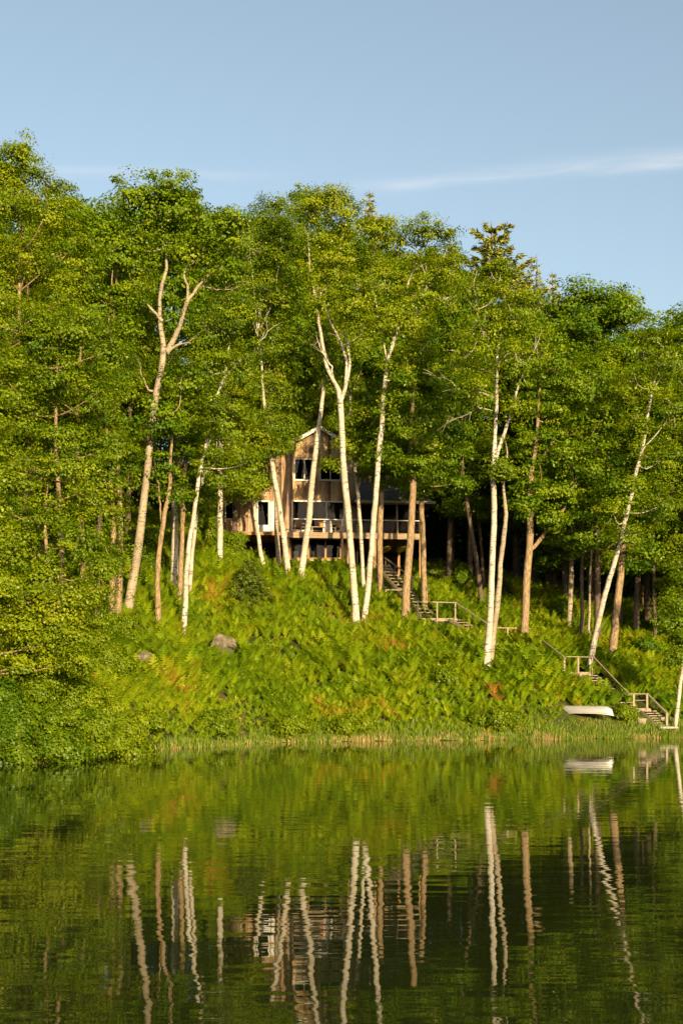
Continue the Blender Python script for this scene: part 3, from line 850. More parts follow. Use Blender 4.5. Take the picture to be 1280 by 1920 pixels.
# second landing
landing(784, 856, 1159, Y2, 0.9)
rail(SP(782, 1128, Y2-0.1), SP(856, 1130, Y2-0.1), 0.06, 0.06)
for px, py in ((783, 1129), (819, 1130), (853, 1131)): post(SP(px, py, Y2-0.1), 1.3)
flight(SP(852, 1160, Y2+0.2), SP(930, 1206, Y3+0.3), 9)
rail(SP(855, 1131, Y2-0.1), SP(925, 1177, Y3-0.1), 0.06, 0.07)
landing(922, 990, 1206, Y3, 0.9)
rail(SP(925, 1177, Y3-0.1), SP(988, 1178, Y3-0.1), 0.06, 0.06)
for px in (927, 951, 988): post(SP(px, 1178, Y3-0.1), 1.25)
flight(SP(985, 1207, Y3+0.2), SP(1062, 1260, Y4+0.4), 9)
rail(SP(988, 1178, Y3-0.1), SP(1056, 1232, Y4-0.1), 0.06, 0.07)
# fourth landing
landing(1062, 1111, 1260, Y4, 0.9)
rail(SP(1055, 1231, Y4-0.1), SP(1112, 1232, Y4-0.1), 0.04, 0.04)
for px, ln in ((1057, 0.9), (1083, 0.95), (1110, 1.1)): post(SP(px, 1232, Y4-0.1), ln, 0.10)
post(SP(1087, 1261, Y4-0.12), 0.9, 0.12)
flight(SP(1103, 1264, Y4+0.2), SP(1180, 1325, Y5+0.4), 12)
rail(SP(1111, 1232, Y4-0.1), SP(1178, 1302, Y5-0.05), 0.06, 0.08)
# lowest landing
landing(1179, 1219, 1328, Y5, 0.85)
rail(SP(1178, 1301, Y5-0.05), SP(1214, 1301, Y5-0.05), 0.04, 0.04)
rail(SP(1188, 1313, Y5-0.02), SP(1212, 1313, Y5-0.02), 0.025, 0.025)
for px in (1187, 1212): post(SP(px, 1300, Y5-0.05), 1.0, 0.11)
post(SP(1191, 1328, Y5-0.1), 1.2, 0.13)
flight(SP(1213, 1331, Y5+0.1), SP(1245, 1362, Yb), 7, 0.85)
rail(SP(1213, 1301, Y5-0.05), SP(1250, 1338, Yb-0.1), 0.06, 0.08)
post(SP(1249, 1337, Yb-0.1), 0.95, 0.12)
mb = MB()
c = SP(1250, 1362, Yb-0.2); mb.box((c.x-0.45, c.y-0.35, c.z-0.12), (c.x+0.5, c.y+0.6, c.z))
o = mb.build('stone_slab', M['concrete'], bevel=0.03); tag(o, 'flat pale slab at the foot of the lowest flight', 'slab')
mb = MB()
c = SP(1244, 1360, Yb+0.5); mb.box((c.x-0.28, c.y, c.z-0.05), (c.x+0.3, c.y+0.5, c.z+0.42))
o = mb.build('concrete_block', M['concrete'], bevel=0.03); tag(o, 'pale concrete block beside the bottom stair post', 'block')
pr = [(0.16, 0), (0.25, 0.05), (0.28, 0.25), (0.29, 0.3), (0.26, 0.3), (0.24, 0.2)]
c = SP(1201, 1358, Yb+0.1)
e = empty('planter_tub', (c.x, c.y, c.z), 'rounded wooden tub under the lowest stair landing', 'tub')
mb = MB(); mb.tube([(0, 0, z) for r, z in pr], [r for r, z in pr], 16, cap=False); mb.build('tub_body', M['stair_wood'], e, smooth=True)
mb = MB(); mb.tube([(0, 0, 0.27), (0, 0, 0.285), (0, 0, 0.30)], [0.293, 0.305, 0.298], 16, cap=False); mb.build('rim', M['concrete'], e, smooth=True)

# ------------------------------------------------------------------ canoe, boulders, driftwood
def canoe():
    A = ground_at(1046, 1345); Bp = ground_at(1146, 1352)
    a = np.array(PX(1045, 1326, A[1]+1.3)); b = np.array(PX(1150, 1330, Bp[1]-1.0))
    c = (a+b)/2; d = b-a; L = math.hypot(d[0], d[1])
    yaw = math.atan2(d[1], d[0])
    zg = float(gz(c[0], c[1]))
    zc = PX(1098, 1337, c[1])[2]
    e = empty('canoe', (c[0], c[1], zc), 'silver white canoe lying upside down in the grass near the shore', 'canoe', rz=yaw)
    n_, k = 33, 15
    V, Fq, R1, R2 = [], [], [], []
    for i in range(n_):
        t = -1+2*i/(n_-1)
        half = 0.44*(1-abs(t)**2.3)**0.75 + 0.012
        dep = 0.36+0.10*abs(t)**4
        rise = -0.12*abs(t)**3.0
        kee = rise + (0.36-rise)*math.sqrt(max(0.0, 1-(max(0, abs(t)-0.66)/0.34)**2.0))+0.004          # gunwale sheer (upside down, the ends dip to the ground)
        x = t*L/2*(1 - 0.02*0)
        for j in range(k):
            s = -1+2*j/(k-1)
            y = half*math.copysign(abs(s)**0.75, s)
            z = rise + (kee-rise)*(1-abs(s)**2.8)
            V.append((x, y, z))
        R1.append((x, -half, rise)); R2.append((x, half, rise))
    for i in range(n_-1):
        for j in range(k-1): Fq.append((i*k+j, (i+1)*k+j, (i+1)*k+j+1, i*k+j+1))
    o = np_mesh('hull', V, Fq, M['aluminium'], e, smooth=True)
    s = o.modifiers.new('thickness', 'SOLIDIFY'); s.thickness = 0.012
    for R in (R1, R2):
        mb = MB(); mb.tube(R, [0.018]*len(R), 6); mb.build('gunwale', M['white_paint'], e, smooth=True)
    mb = MB(); mb.tube([V[i*k+k//2] for i in range(1, n_-1)], [0.014]*(n_-2), 6); mb.build('keel', M['aluminium'], e, smooth=True)
    return e, c, yaw, L
can, can_c, can_yaw, can_L = canoe()

def boulder(px, py, w, h, label, seed, sink=0.3):
    g = ground_at(px, py)
    s = F/g[1]
    bm = bmesh.new(); bmesh.ops.create_icosphere(bm, subdivisions=4, radius=1.0)
    r = np.random.default_rng(seed)
    dirs = r.normal(size=(14, 3)); dirs /= np.linalg.norm(dirs, axis=1)[:, None]; off = r.uniform(0.42, 0.85, 14)
    ph = r.uniform(0, 6, 6)
    for v in bm.verts:
        p = np.array(v.co)
        for d, o_ in zip(dirs, off):
            q = p@d
            if q > o_: p = p-d*(q-o_)*0.85
        p *= 1+0.05*math.sin(5*p[0]+ph[0])*math.sin(6*p[1]+ph[1])+0.03*math.sin(13*p[2]+ph[2]+7*p[0])
        v.co = Vector((p[0]*w/s/2, p[1]*w/s/2*0.8, p[2]*h/s/2*1.5))
    me = bpy.data.meshes.new('boulder'); bm.to_mesh(me); bm.free()
    me.polygons.foreach_set('use_smooth', np.ones(len(me.polygons), dtype=bool))
    me.materials.append(M['stone'])
    o = link(bpy.data.objects.new('boulder', me)); o.location = (g[0], g[1], g[2]+h/s*0.36)
    tag(o, label, 'boulder', 'boulders among the ferns')
    return g, w/s
rocks = [boulder(420, 1230, 74, 40, 'large flat-topped brown boulder among ferns below the small fir', 1),
         boulder(272, 1246, 46, 28, 'rounded boulder half buried in ferns below the tall forked trunk', 2),
         boulder(785, 1216, 34, 16, 'small low pale rock below the leaning brown trunk', 3),
         boulder(816, 1318, 16, 10, 'smallest pale stone low on the fern slope', 4)]

# ------------------------------------------------------------------ trees traced one by one
LEAFP = dict(birch_leaf=(0.12, 0.09), maple_leaf=(0.145, 0.125), olive_leaf=(0.115, 0.08))
def tree(label, bark, leaf, trunk, limbs=(), blobs=(), Y=None, name='birch_tree', group=None, dens=1.0, clump=0.62, tint=0.5, cat='tree', trunk_extra=0, lowest=None):
    """trunk: [(px, py, width px)...] from the base up; limbs the same; blobs: (px, py, rx, ry[, dy]) foliage masses"""
    if Y is None: base = ground_at(trunk[0][0], trunk[0][1]+10)
    else:
        X = (trunk[0][0]-CX)/F*Y
        zg = float(gz(X, Y)); t0, t1 = PX(*trunk[0][:2], Y), PX(*trunk[1][:2], Y)
        X += np.clip((t1[0]-t0[0])/(t1[2]-t0[2]), -0.5, 0.5)*(zg-t0[2])
        base = np.array((X, Y, float(gz(X, Y))))
    Yt = base[1]; s = F/Yt
    e = empty(name, base, label, cat, group)
    wd = Wood()
    pts = [PX(p[0], p[1], Yt) for p in trunk]
    rad = [p[2]/2/s*(0.80 if bark == 'birch_bark' else 0.95 if bark != 'aspen_bark' else 0.70) for p in trunk]
    # butt: run the trunk down into the ground with a flare
    pts = [np.array((base[0], Yt, base[2]-0.5)), np.array((base[0], Yt, base[2]+0.05))] + [p for p in pts if p[2] > base[2]+0.4]
    rad = [rad[0]*1.25, rad[0]*1.08] + rad[len(rad)-(len(pts)-2):]
    dv = unit(pts[-1]-pts[-2]); pts.append(pts[-1]+dv*0.9+rng.normal(0, 0.15, 3)); rad.append(0.006)
    for i in range(3, len(pts)): pts[i] = pts[i]+np.array((0, rng.normal(0, 0.10), 0))
    sk = [wd.add(pts, rad, 12, 5, 0.03, 0.018)]
    for lm in limbs:
        drift = rng.uniform(-0.8, 0.8)
        q = [PX(p[0], p[1], Yt)+np.array((0, drift*i/len(lm), 0)) for i, p in enumerate(lm)]
        dv = unit(q[-1]-q[-2]); q.append(q[-1]+dv*0.8+rng.normal(0, 0.15, 3)+np.array((0, 0, 0.1))); q.append(q[-1]+dv*0.6+rng.normal(0, 0.2, 3)+np.array((0, 0, 0.3)))
        lr = [p[2]/2/s*0.85 for p in lm]+[min(0.03, lm[-1][2]/2/s*0.5), 0.005]
        sk.append(wd.add(q, lr, 9, 5, 0.06, 0.026))
        for _ in range(5):      # twigs
            b0 = sk[-1][rng.integers(len(sk[-1])//2, len(sk[-1]))]; tv = unit(dv+rng.normal(0, 0.7, 3))*rng.uniform(0.5, 1.2)
            wd.add([b0, b0+tv*0.5+np.array((0, 0, 0.05)), b0+tv], [0.016, 0.011, 0.004], 4, 2)
    S = np.vstack(sk)
    lv = Leaves()
    L, Wd = LEAFP[leaf]
    for b in blobs:
        dy = b[4] if len(b) > 4 else rng.uniform(-1.5, 0.4)
        c = PX(b[0], b[1], Yt)+np.array((0, dy, 0)); rx, rz_ = b[2]/s, b[3]/s
        ry = max(0.8, min(rx, 2.2))
        vol = 4.19*rx*ry*rz_
        m = max(14, int(vol*1.7*dens))
        d = unit(rng.normal(size=(m, 3))); r = rng.random((m, 1))**0.5
        C = c + d*r*np.array((rx, ry, rz_))
        # limb from the skeleton towards this mass
        below = S[S[:, 2] < c[2]-0.1*rz_]
        if len(below):
            wgt = np.linalg.norm((below-c)*np.array((1, 1, 0.8)), axis=1)
            a = below[np.argmin(wgt)]
            mid = a*0.5+c*0.5+np.array((0, 0, -0.12*rx))+rng.normal(0, 0.15, 3)
            wd.add([a, mid, c, c+np.array((0, 0, 0.5*rz_))+rng.normal(0, 0.2, 3)], [0.035+0.010*rx, 0.034, 0.024, 0.010], 6, 3)
        for k in rng.choice(m, int(m*0.3), replace=False):
            wd.add([c*0.75+C[k]*0.25, c*0.45+C[k]*0.55+np.array((0, 0, -0.08)), C[k]], [0.02, 0.014, 0.006], 4, 2)
        lv.clumps(C, clump*rng.uniform(0.5, 1.5, m), 125 if leaf != 'maple_leaf' else 110, L, Wd, 0.5, tint, 0.20, body=c-np.array((0, 0, 0.4*rz_)))
    if blobs:      # leafy twigs round the upper stems
        zlo = np.percentile([PX(b[0], b[1]+b[3]*0.4, Yt)[2] for b in blobs], 25)
        up_ = S[S[:, 2] > zlo]
        if len(up_) > 3:
            k = int(len(up_)*0.9)
            C = up_[rng.integers(0, len(up_), k)]+rng.normal(0, 1, (k, 3))*np.array((0.55, 0.6, 0.4))
            lv.clumps(C, 0.42*rng.uniform(0.6, 1.25, k), 60, L, Wd, 0.7, tint, 0.16)
    wd.build('trunk', M[bark], e, base)
    if blobs: lv.build('crown', M[leaf], e, base)
    return e

SL_G = 'slender birches on the fern slope'
# big forked tree, left
tree('tallest thick pale trunk on the left, leaning right and forking high', 'aspen_bark', 'maple_leaf',
     [(240, 1168, 27), (258, 1060, 24), (272, 950, 21), (290, 800, 18), (300, 730, 17), (312, 665, 16), (304, 605, 11), (307, 545, 10), (316, 505, 8), (312, 465, 5), (304, 415, 2.5), (300, 370, 1.2)],
     [[(313, 662, 14), (335, 615, 10), (352, 570, 9), (378, 538, 6), (400, 515, 3), (430, 488, 1.5)], [(316, 662, 8), (335, 647, 6), (356, 640, 3)],
      [(304, 600, 8), (287, 580, 6), (262, 558, 4), (222, 572, 2)], [(340, 600, 5), (352, 545, 6), (345, 510, 5), (375, 480, 3)],
      [(298, 735, 6), (280, 728, 5), (268, 705, 3)], [(380, 537, 4), (400, 545, 3), (425, 548, 2)]],
     [(265, 385, 62, 48), (330, 375, 58, 40), (380, 410, 60, 45), (230, 455, 55, 45), (300, 450, 55, 40), (375, 470, 60, 42), (430, 440, 45, 45), (250, 520, 48, 34), (425, 520, 36, 32), (320, 400, 60, 40)],
     name='tall_tree', Y=68.5)
tree('white slim birch in front of the left cluster, right of the boulder-side ferns', 'birch_bark', 'birch_leaf',
     [(344, 1196, 13), (350, 1110, 12), (357, 1030, 11), (366, 965, 10), (380, 880, 9), (394, 815, 8), (410, 745, 7), (426, 697, 6), (430, 655, 4)],
     [[(420, 715, 5), (440, 685, 4), (462, 665, 3), (478, 645, 2)]],
     [(400, 610, 62, 50), (450, 600, 50, 45), (390, 690, 55, 50), (455, 690, 50, 50), (400, 780, 50, 50), (355, 760, 40, 40), (440, 790, 55, 50), (400, 870, 55, 45), (455, 870, 45, 42)], group=SL_G)
tree('crooked brown trunk left of the white slim birch', 'brown_bark', 'maple_leaf',
     [(299, 1180, 13), (296, 1100, 10), (299, 1030, 10), (309, 965, 9), (318, 900, 7), (322, 820, 5)], [[(297, 1060, 6), (304, 1000, 5), (296, 950, 4)]],
     [(300, 790, 45, 42), (340, 720, 42, 48), (290, 880, 42, 40), (330, 910, 38, 34)], name='brown_trunk_tree')
tree('stout white birch with dark flecks behind the brown crooked trunk', 'birch_bark', 'birch_leaf',
     [(324, 1090, 18), (329, 1000, 16), (333, 900, 14), (335, 820, 12), (338, 740, 8)], [],
     [(340, 800, 48, 40), (370, 860, 40, 42), (320, 700, 50, 50), (375, 945, 45, 34)], group=SL_G)
tree('thin brown trunk between the stout birch and the slim birch', 'brown_bark', 'maple_leaf',
     [(335, 1118, 10), (343, 1010, 9), (348, 900, 8), (352, 840, 6)], [], [(360, 830, 35, 40), (350, 760, 40, 45)], name='brown_trunk_tree')
tree('second white birch right behind the slim one in the left cluster', 'birch_bark', 'birch_leaf',
     [(352, 1115, 10), (362, 1020, 9), (374, 940, 9), (388, 850, 8), (396, 800, 6)], [], [(410, 830, 40, 45), (395, 930, 34, 26)], group=SL_G)
tree('straight dappled birch standing alone left of the house', 'birch_bark', 'birch_leaf',
     [(412, 1066, 14), (413, 970, 13), (415, 870, 12), (418, 780, 10), (424, 690, 7)], [],
     [(430, 850, 50, 45), (455, 905, 42, 38), (430, 770, 50, 50), (470, 820, 42, 46), (440, 700, 50, 50)], group=SL_G)
tree('short birch leaning left in front of the white house door', 'birch_bark', 'birch_leaf',
     [(492, 1055, 11), (484, 1005, 9), (477, 960, 8), (470, 915, 6)], [], [(468, 880, 34, 34), (440, 910, 34, 30), (480, 840, 34, 34), (465, 925, 26, 18), (450, 875, 38, 36), (425, 930, 26, 30), (490, 900, 20, 20)], group=SL_G)
tree('pale flecked trunk just left of the split-based birch', 'aspen_bark', 'birch_leaf',
     [(525, 1070, 13), (520, 990, 12), (514, 900, 10), (509, 830, 8), (505, 760, 6)], [],
     [(500, 640, 55, 55), (480, 720, 45, 45), (520, 720, 38, 50), (500, 560, 55, 50), (505, 790, 34, 34)])
tree('leaning birch with a split red-brown base in front of the house', 'birch_bark', 'birch_leaf',
     [(545, 1092, 15), (531, 1000, 13), (518, 910, 12), (508, 845, 11), (500, 785, 8), (493, 735, 6), (488, 660, 4)], [],
     [(500, 420, 52, 45), (470, 480, 55, 50), (530, 470, 45, 55), (520, 560, 45, 55), (460, 570, 50, 50), (520, 640, 36, 46), (520, 840, 26, 22), (535, 790, 28, 34), (500, 770, 40, 32), (535, 820, 24, 22), (500, 825, 30, 30), (515, 400, 45, 38)], group=SL_G)
tree('white birch leaning right across the two upper house windows', 'birch_bark', 'birch_leaf',
     [(560, 1100, 16), (568, 1040, 15), (577, 980, 14), (588, 890, 13), (597, 815, 12), (604, 755, 9), (610, 690, 6)], [],
     [(620, 700, 26, 34), (600, 640, 30, 30)], group=SL_G)
tree('thinnest birch stem in front of the house wall, left of the picture window', 'birch_bark', 'birch_leaf',
     [(538, 1045, 7), (540, 950, 7), (541, 860, 6), (545, 790, 4)], [], [(548, 760, 22, 26)], group=SL_G)
tree('left birch of the central pair, bowed and forking into a Y', 'birch_bark', 'birch_leaf',
     [(667, 1170, 17), (660, 1060, 15), (649, 940, 15), (641, 840, 14), (637, 755, 14), (627, 722, 10), (610, 680, 8.5), (600, 620, 7.5), (592, 570, 6), (580, 510, 4.5), (577, 440, 4), (577, 395, 3)],
     [[(638, 755, 10.5), (650, 725, 9), (652, 690, 7), (645, 655, 6), (630, 618, 5), (612, 588, 3)], [(648, 720, 8), (655, 680, 6), (648, 640, 4)],
      [(594, 575, 5), (604, 545, 4), (612, 535, 3)], [(626, 715, 4), (620, 690, 4), (612, 680, 3)]],
     [(585, 400, 46, 38), (600, 440, 45, 40), (650, 420, 52, 40), (640, 490, 55, 45), (585, 500, 32, 40), (670, 560, 45, 45), (610, 560, 32, 34), (675, 640, 36, 45), (632, 388, 28, 20), (655, 600, 34, 30), (600, 372, 34, 20)], group=SL_G)
tree('right birch of the central pair, straight and leaning right', 'birch_bark', 'birch_leaf',
     [(683, 1168, 14), (693, 1080, 13), (699, 1000, 13), (705, 910, 13), (712, 825, 12), (721, 730, 11), (729, 675, 10), (745, 622, 7), (759, 562, 6), (772, 510, 4), (788, 470, 3)],
     [[(772, 510, 4), (792, 497, 4), (812, 488, 2)], [(728, 680, 6), (722, 655, 4), (700, 545, 2)], [(760, 560, 3), (785, 552, 3), (805, 558, 2)], [(724, 715, 4), (738, 712, 4), (744, 700, 3)]],
     [(740, 450, 55, 40), (800, 455, 52, 36), (835, 470, 30, 30), (720, 520, 48, 45), (800, 530, 52, 45), (770, 600, 50, 42), (725, 600, 38, 40), (790, 660, 40, 40), (760, 690, 34, 28), (700, 440, 36, 34), (845, 520, 24, 34), (705, 430, 30, 22)], group=SL_G)
tree('slender birch stem between and behind the central pair', 'birch_bark', 'birch_leaf',
     [(684, 1110, 9), (677, 1010, 9), (669, 910, 8), (661, 820, 8), (656, 740, 6), (652, 650, 4)], [[(676, 890, 4), (684, 862, 3), (688, 848, 2)]],
     [(670, 720, 30, 40), (690, 780, 26, 34), (650, 790, 20, 30), (645, 835, 28, 24), (668, 850, 30, 22), (630, 810, 22, 24), (620, 870, 16, 16), (690, 830, 28, 30), (668, 815, 32, 28), (720, 870, 34, 26)], group=SL_G)
tree('thin brown trunk just right of the central birch pair', 'brown_bark', 'maple_leaf',
     [(716, 1125, 12), (715, 1020, 11), (717, 920, 11), (716, 850, 9), (718, 760, 6)], [],
     [(720, 820, 42, 42), (700, 770, 38, 36), (735, 870, 40, 30), (705, 885, 36, 22), (695, 835, 36, 30), (740, 905, 40, 20), (760, 870, 34, 26)], name='brown_trunk_tree')
tree('leaning brown trunk in front of the stair top', 'brown_bark', 'maple_leaf',
     [(759, 1170, 17), (766, 1090, 15), (772, 1000, 14), (775, 910, 13), (771, 850, 11), (772, 780, 8), (778, 700, 5)], [],
     [(760, 730, 45, 38), (790, 770, 40, 36), (735, 780, 42, 38), (770, 820, 48, 32), (740, 690, 40, 30), (800, 720, 30, 34), (750, 850, 34, 22), (775, 880, 38, 22), (720, 850, 34, 28), (800, 850, 34, 30)], name='brown_trunk_tree')
tree('straight brown trunk right of the screened porch', 'brown_bark', 'maple_leaf',
     [(795, 1130, 12), (793, 1040, 11), (791, 950, 10), (789, 890, 8), (790, 800, 6)], [],
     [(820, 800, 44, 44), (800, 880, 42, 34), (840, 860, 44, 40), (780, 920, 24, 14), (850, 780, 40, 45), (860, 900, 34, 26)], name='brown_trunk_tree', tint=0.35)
tree('dark slim trunk leaning left behind the multi-stemmed birch', 'dark_bark', 'maple_leaf',
     [(905, 1134, 10), (897, 1070, 9), (886, 1000, 8), (873, 920, 7), (866, 850, 5)], [],
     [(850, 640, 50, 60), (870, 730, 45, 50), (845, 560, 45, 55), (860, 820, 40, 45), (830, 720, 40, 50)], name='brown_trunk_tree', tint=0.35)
tree('tall birch with two entwined stems beside the stair handrail', 'birch_bark', 'birch_leaf',
     [(911, 1264, 17), (917, 1150, 15), (921, 1050, 14), (924, 950, 13), (922, 880, 12), (925, 800, 9), (927, 720, 7), (926, 670, 5), (935, 640, 3)],
     [[(923, 885, 9), (935, 840, 8), (952, 795, 7), (963, 755, 5), (972, 725, 4), (985, 690, 2)], [(927, 700, 4), (905, 692, 3), (885, 688, 2)],
      [(925, 745, 4), (905, 735, 4), (870, 728, 2)], [(926, 670, 3), (918, 655, 3)], [(928, 690, 3), (945, 668, 3), (968, 660, 2)], [(921, 770, 3), (900, 762, 2), (884, 768, 1.5)]],
     [(905, 610, 55, 42), (955, 600, 50, 42), (930, 540, 48, 40), (880, 670, 45, 38), (960, 680, 45, 40), (890, 740, 40, 30), (960, 760, 36, 34), (985, 560, 40, 36), (885, 540, 36, 30), (925, 515, 30, 24)], group=SL_G)
tree('brown bending stem twisted against the tall two-stemmed birch', 'aspen_bark', 'birch_leaf',
     [(917, 1263, 16), (924, 1180, 15), (931, 1110, 15), (936, 1060, 13), (944, 1010, 13), (948, 965, 11), (944, 910, 7), (950, 850, 4)], [], [(940, 880, 26, 22)])
tree('brown barked tree with one long limb angled up to the right', 'brown_bark', 'maple_leaf',
     [(983, 1205, 16), (987, 1110, 15), (992, 1020, 14), (994, 940, 13), (998, 880, 10), (1006, 820, 7), (1010, 740, 5)],
     [[(996, 1030, 9), (1018, 1000, 9), (1040, 970, 8), (1060, 940, 6), (1075, 905, 4)], [(1000, 870, 5), (1030, 840, 4), (1050, 800, 3)]],
     [(1040, 690, 52, 45), (1000, 640, 50, 42), (1090, 720, 50, 42), (1030, 770, 55, 42), (1090, 800, 52, 40), (990, 820, 45, 36), (1050, 860, 55, 36), (1010, 910, 42, 32), (1060, 930, 45, 30), (1110, 870, 42, 38), (975, 950, 28, 24), (1030, 975, 36, 20), (1130, 780, 40, 45)], name='maple_tree', tint=0.42)
tree('white birch leaning far right above the lower stair landing', 'birch_bark', 'birch_leaf',
     [(1103, 1256, 15), (1118, 1180, 13), (1137, 1100, 12), (1157, 1035, 11), (1172, 960, 10), (1188, 890, 9), (1202, 840, 8), (1214, 770, 7), (1224, 715, 5), (1232, 680, 3)],
     [[(1223, 730, 4), (1240, 712, 3), (1258, 705, 2)], [(1200, 850, 4), (1214, 830, 3)], [(1222, 720, 3), (1219, 700, 2)]],
     [(1215, 640, 45, 38), (1250, 680, 40, 45), (1190, 720, 40, 40), (1250, 770, 40, 45), (1190, 800, 40, 40), (1240, 860, 45, 42), (1190, 900, 40, 36), (1230, 950, 45, 40), (1150, 960, 40, 28), (1180, 1010, 40, 26)], group=SL_G)
tree('thick brown trunk leaning right beside the white leaning birch', 'brown_bark', 'maple_leaf',
     [(1147, 1242, 17), (1156, 1160, 15), (1165, 1080, 14), (1168, 1020, 12), (1172, 940, 9)], [],
     [(1160, 930, 55, 36), (1120, 970, 50, 30), (1200, 980, 45, 36), (1150, 880, 50, 40), (1100, 1010, 40, 22), (1210, 1040, 40, 24)], name='brown_trunk_tree', tint=0.4)
tree('birch at the right frame edge by the stair foot', 'birch_bark', 'birch_leaf',
     [(1265, 1358, 10), (1272, 1300, 9), (1280, 1240, 8), (1290, 1160, 7), (1300, 1080, 5)], [],
     [(1265, 1130, 36, 24), (1250, 1170, 28, 16), (1275, 1200, 30, 18), (1290, 1080, 40, 40), (1262, 1235, 20, 14)], group=SL_G)
for i, (px, py, w_, top, dx, lab) in enumerate([
        (1030, 1118, 20, 1000, -4, 'broadest dark trunk in the shaded wood behind the long-limbed tree'),
        (1068, 1180, 16, 980, 4, 'pale brown trunk in the shaded wood right of the broadest dark trunk'),
        (1091, 1192, 8, 960, 2, 'thin brown trunk right of the pale brown trunk in the shade'),
        (1103, 1196, 7, 960, 5, 'thin grey shaded stem behind the leaning white birch'),
        (1228, 1212, 8, 950, -6, 'thin dark stem near the right edge in the shaded wood'),
        (1205, 1140, 7, 960, -3, 'short-looking dark stem far back between leaning birch and right edge'),
        (1040, 1125, 8, 990, 3, 'thin reddish stem touching the broadest dark trunk'),
        (552, 985, 7, 640, 8, 'thin pale stem rising behind the house roof'),
        (905, 1090, 7, 900, -14, 'dark stem far back left of the two-stemmed birch'),
        (182, 1186, 9, 900, 6, 'thin brown stem among the left undergrowth'),
        (10, 1190, 9, 900, 14, 'thin pale stem at the left frame edge'),
        (1188, 1170, 10, 960, 3, 'mid brown stem behind the thick leaning brown trunk')]):
    Yd = 100.0 if px == 552 else None
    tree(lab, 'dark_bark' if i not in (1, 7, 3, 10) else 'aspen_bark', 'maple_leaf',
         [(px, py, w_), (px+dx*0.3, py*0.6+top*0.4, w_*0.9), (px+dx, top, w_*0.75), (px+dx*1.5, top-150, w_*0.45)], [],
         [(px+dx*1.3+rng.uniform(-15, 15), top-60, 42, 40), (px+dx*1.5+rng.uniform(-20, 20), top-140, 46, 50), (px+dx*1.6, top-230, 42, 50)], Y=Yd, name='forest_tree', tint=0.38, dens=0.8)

# left-hand leafy trees nearer the water
LG = 'leafy trees on the left bank'
def bank_tree(label, px, py, Y, blobs, tint=0.55, w_=14, leaf='olive_leaf'):
    tops = min(b[1] for b in blobs)
    tree(label, 'brown_bark', leaf, [(px, py, w_), (px+8, py*0.7+tops*0.3, w_*0.8), (px-6, py*0.35+tops*0.65, w_*0.5), (px+4, tops, w_*0.2)], [], blobs, Y=Y, name='leafy_tree', group=LG, tint=tint, dens=1.3, clump=0.55)
bank_tree('tallest yellow-green tree at the top left corner of the wood', 40, 1180, 62,
          [(30, 326, 60, 44), (-20, 330, 60, 60), (85, 345, 45, 42), (20, 390, 70, 55), (100, 420, 60, 50), (-20, 470, 60, 60), (60, 490, 65, 52), (140, 480, 50, 50), (10, 570, 60, 50), (110, 560, 60, 48), (45, 300, 22, 18)])
bank_tree('broad olive-green tree filling the left middle of the wood', 110, 1190, 58,
          [(60, 640, 70, 55), (150, 620, 60, 55), (-10, 680, 60, 60), (210, 660, 50, 50), (110, 720, 70, 50), (30, 770, 65, 50), (190, 750, 55, 48), (110, 810, 65, 48), (-10, 850, 60, 55), (220, 830, 45, 45)])
bank_tree('lower olive-green tree hanging over the left undergrowth', 90, 1230, 54,
          [(60, 890, 70, 48), (150, 880, 60, 48), (0, 950, 60, 50), (200, 930, 48, 45), (100, 970, 70, 48), (30, 1030, 65, 48), (160, 1020, 60, 45), (90, 1080, 65, 42), (210, 1060, 36, 40), (20, 1110, 60, 42)], 0.6)
bank_tree('bushy tree between the tall forked trunk and the left edge', 205, 1180, 66,
          [(215, 590, 45, 45), (170, 540, 40, 42), (230, 690, 42, 45), (215, 780, 42, 45), (235, 870, 36, 45), (215, 960, 40, 45), (225, 1040, 34, 45), (190, 1110, 40, 40)], 0.5)
r_ = random.Random(4)
def mass(x0, x1, y0, y1, st, r): return [(x+r_.uniform(-14, 14), y+r_.uniform(-14, 14), r*r_.uniform(0.8, 1.2), r*0.8*r_.uniform(0.8, 1.2)) for x in range(x0, x1, st) for y in range(y0, y1, st)]
bank_tree('leafy low-branched tree whose boughs reach the ground on the left bank', 150, 1215, 61, mass(-20, 205, 620, 1190, 66, 44), 0.5)
bank_tree('dense low tree left of the tall forked trunk', 215, 1190, 67, mass(165, 240, 500, 800, 60, 40)+mass(170, 225, 800, 1130, 55, 34), 0.45, leaf='maple_leaf')
bank_tree('pale yellow-green tree standing in front at the left frame edge', -30, 1260, 50,
          mass(-10, 190, 1130, 1240, 52, 34)+[(-20, 560, 60, 60), (20, 720, 50, 55), (-20, 800, 60, 55), (10, 900, 50, 50), (-10, 1000, 60, 50), (10, 1090, 50, 45), (40, 1160, 50, 40), (110, 1150, 50, 36)], 0.65)

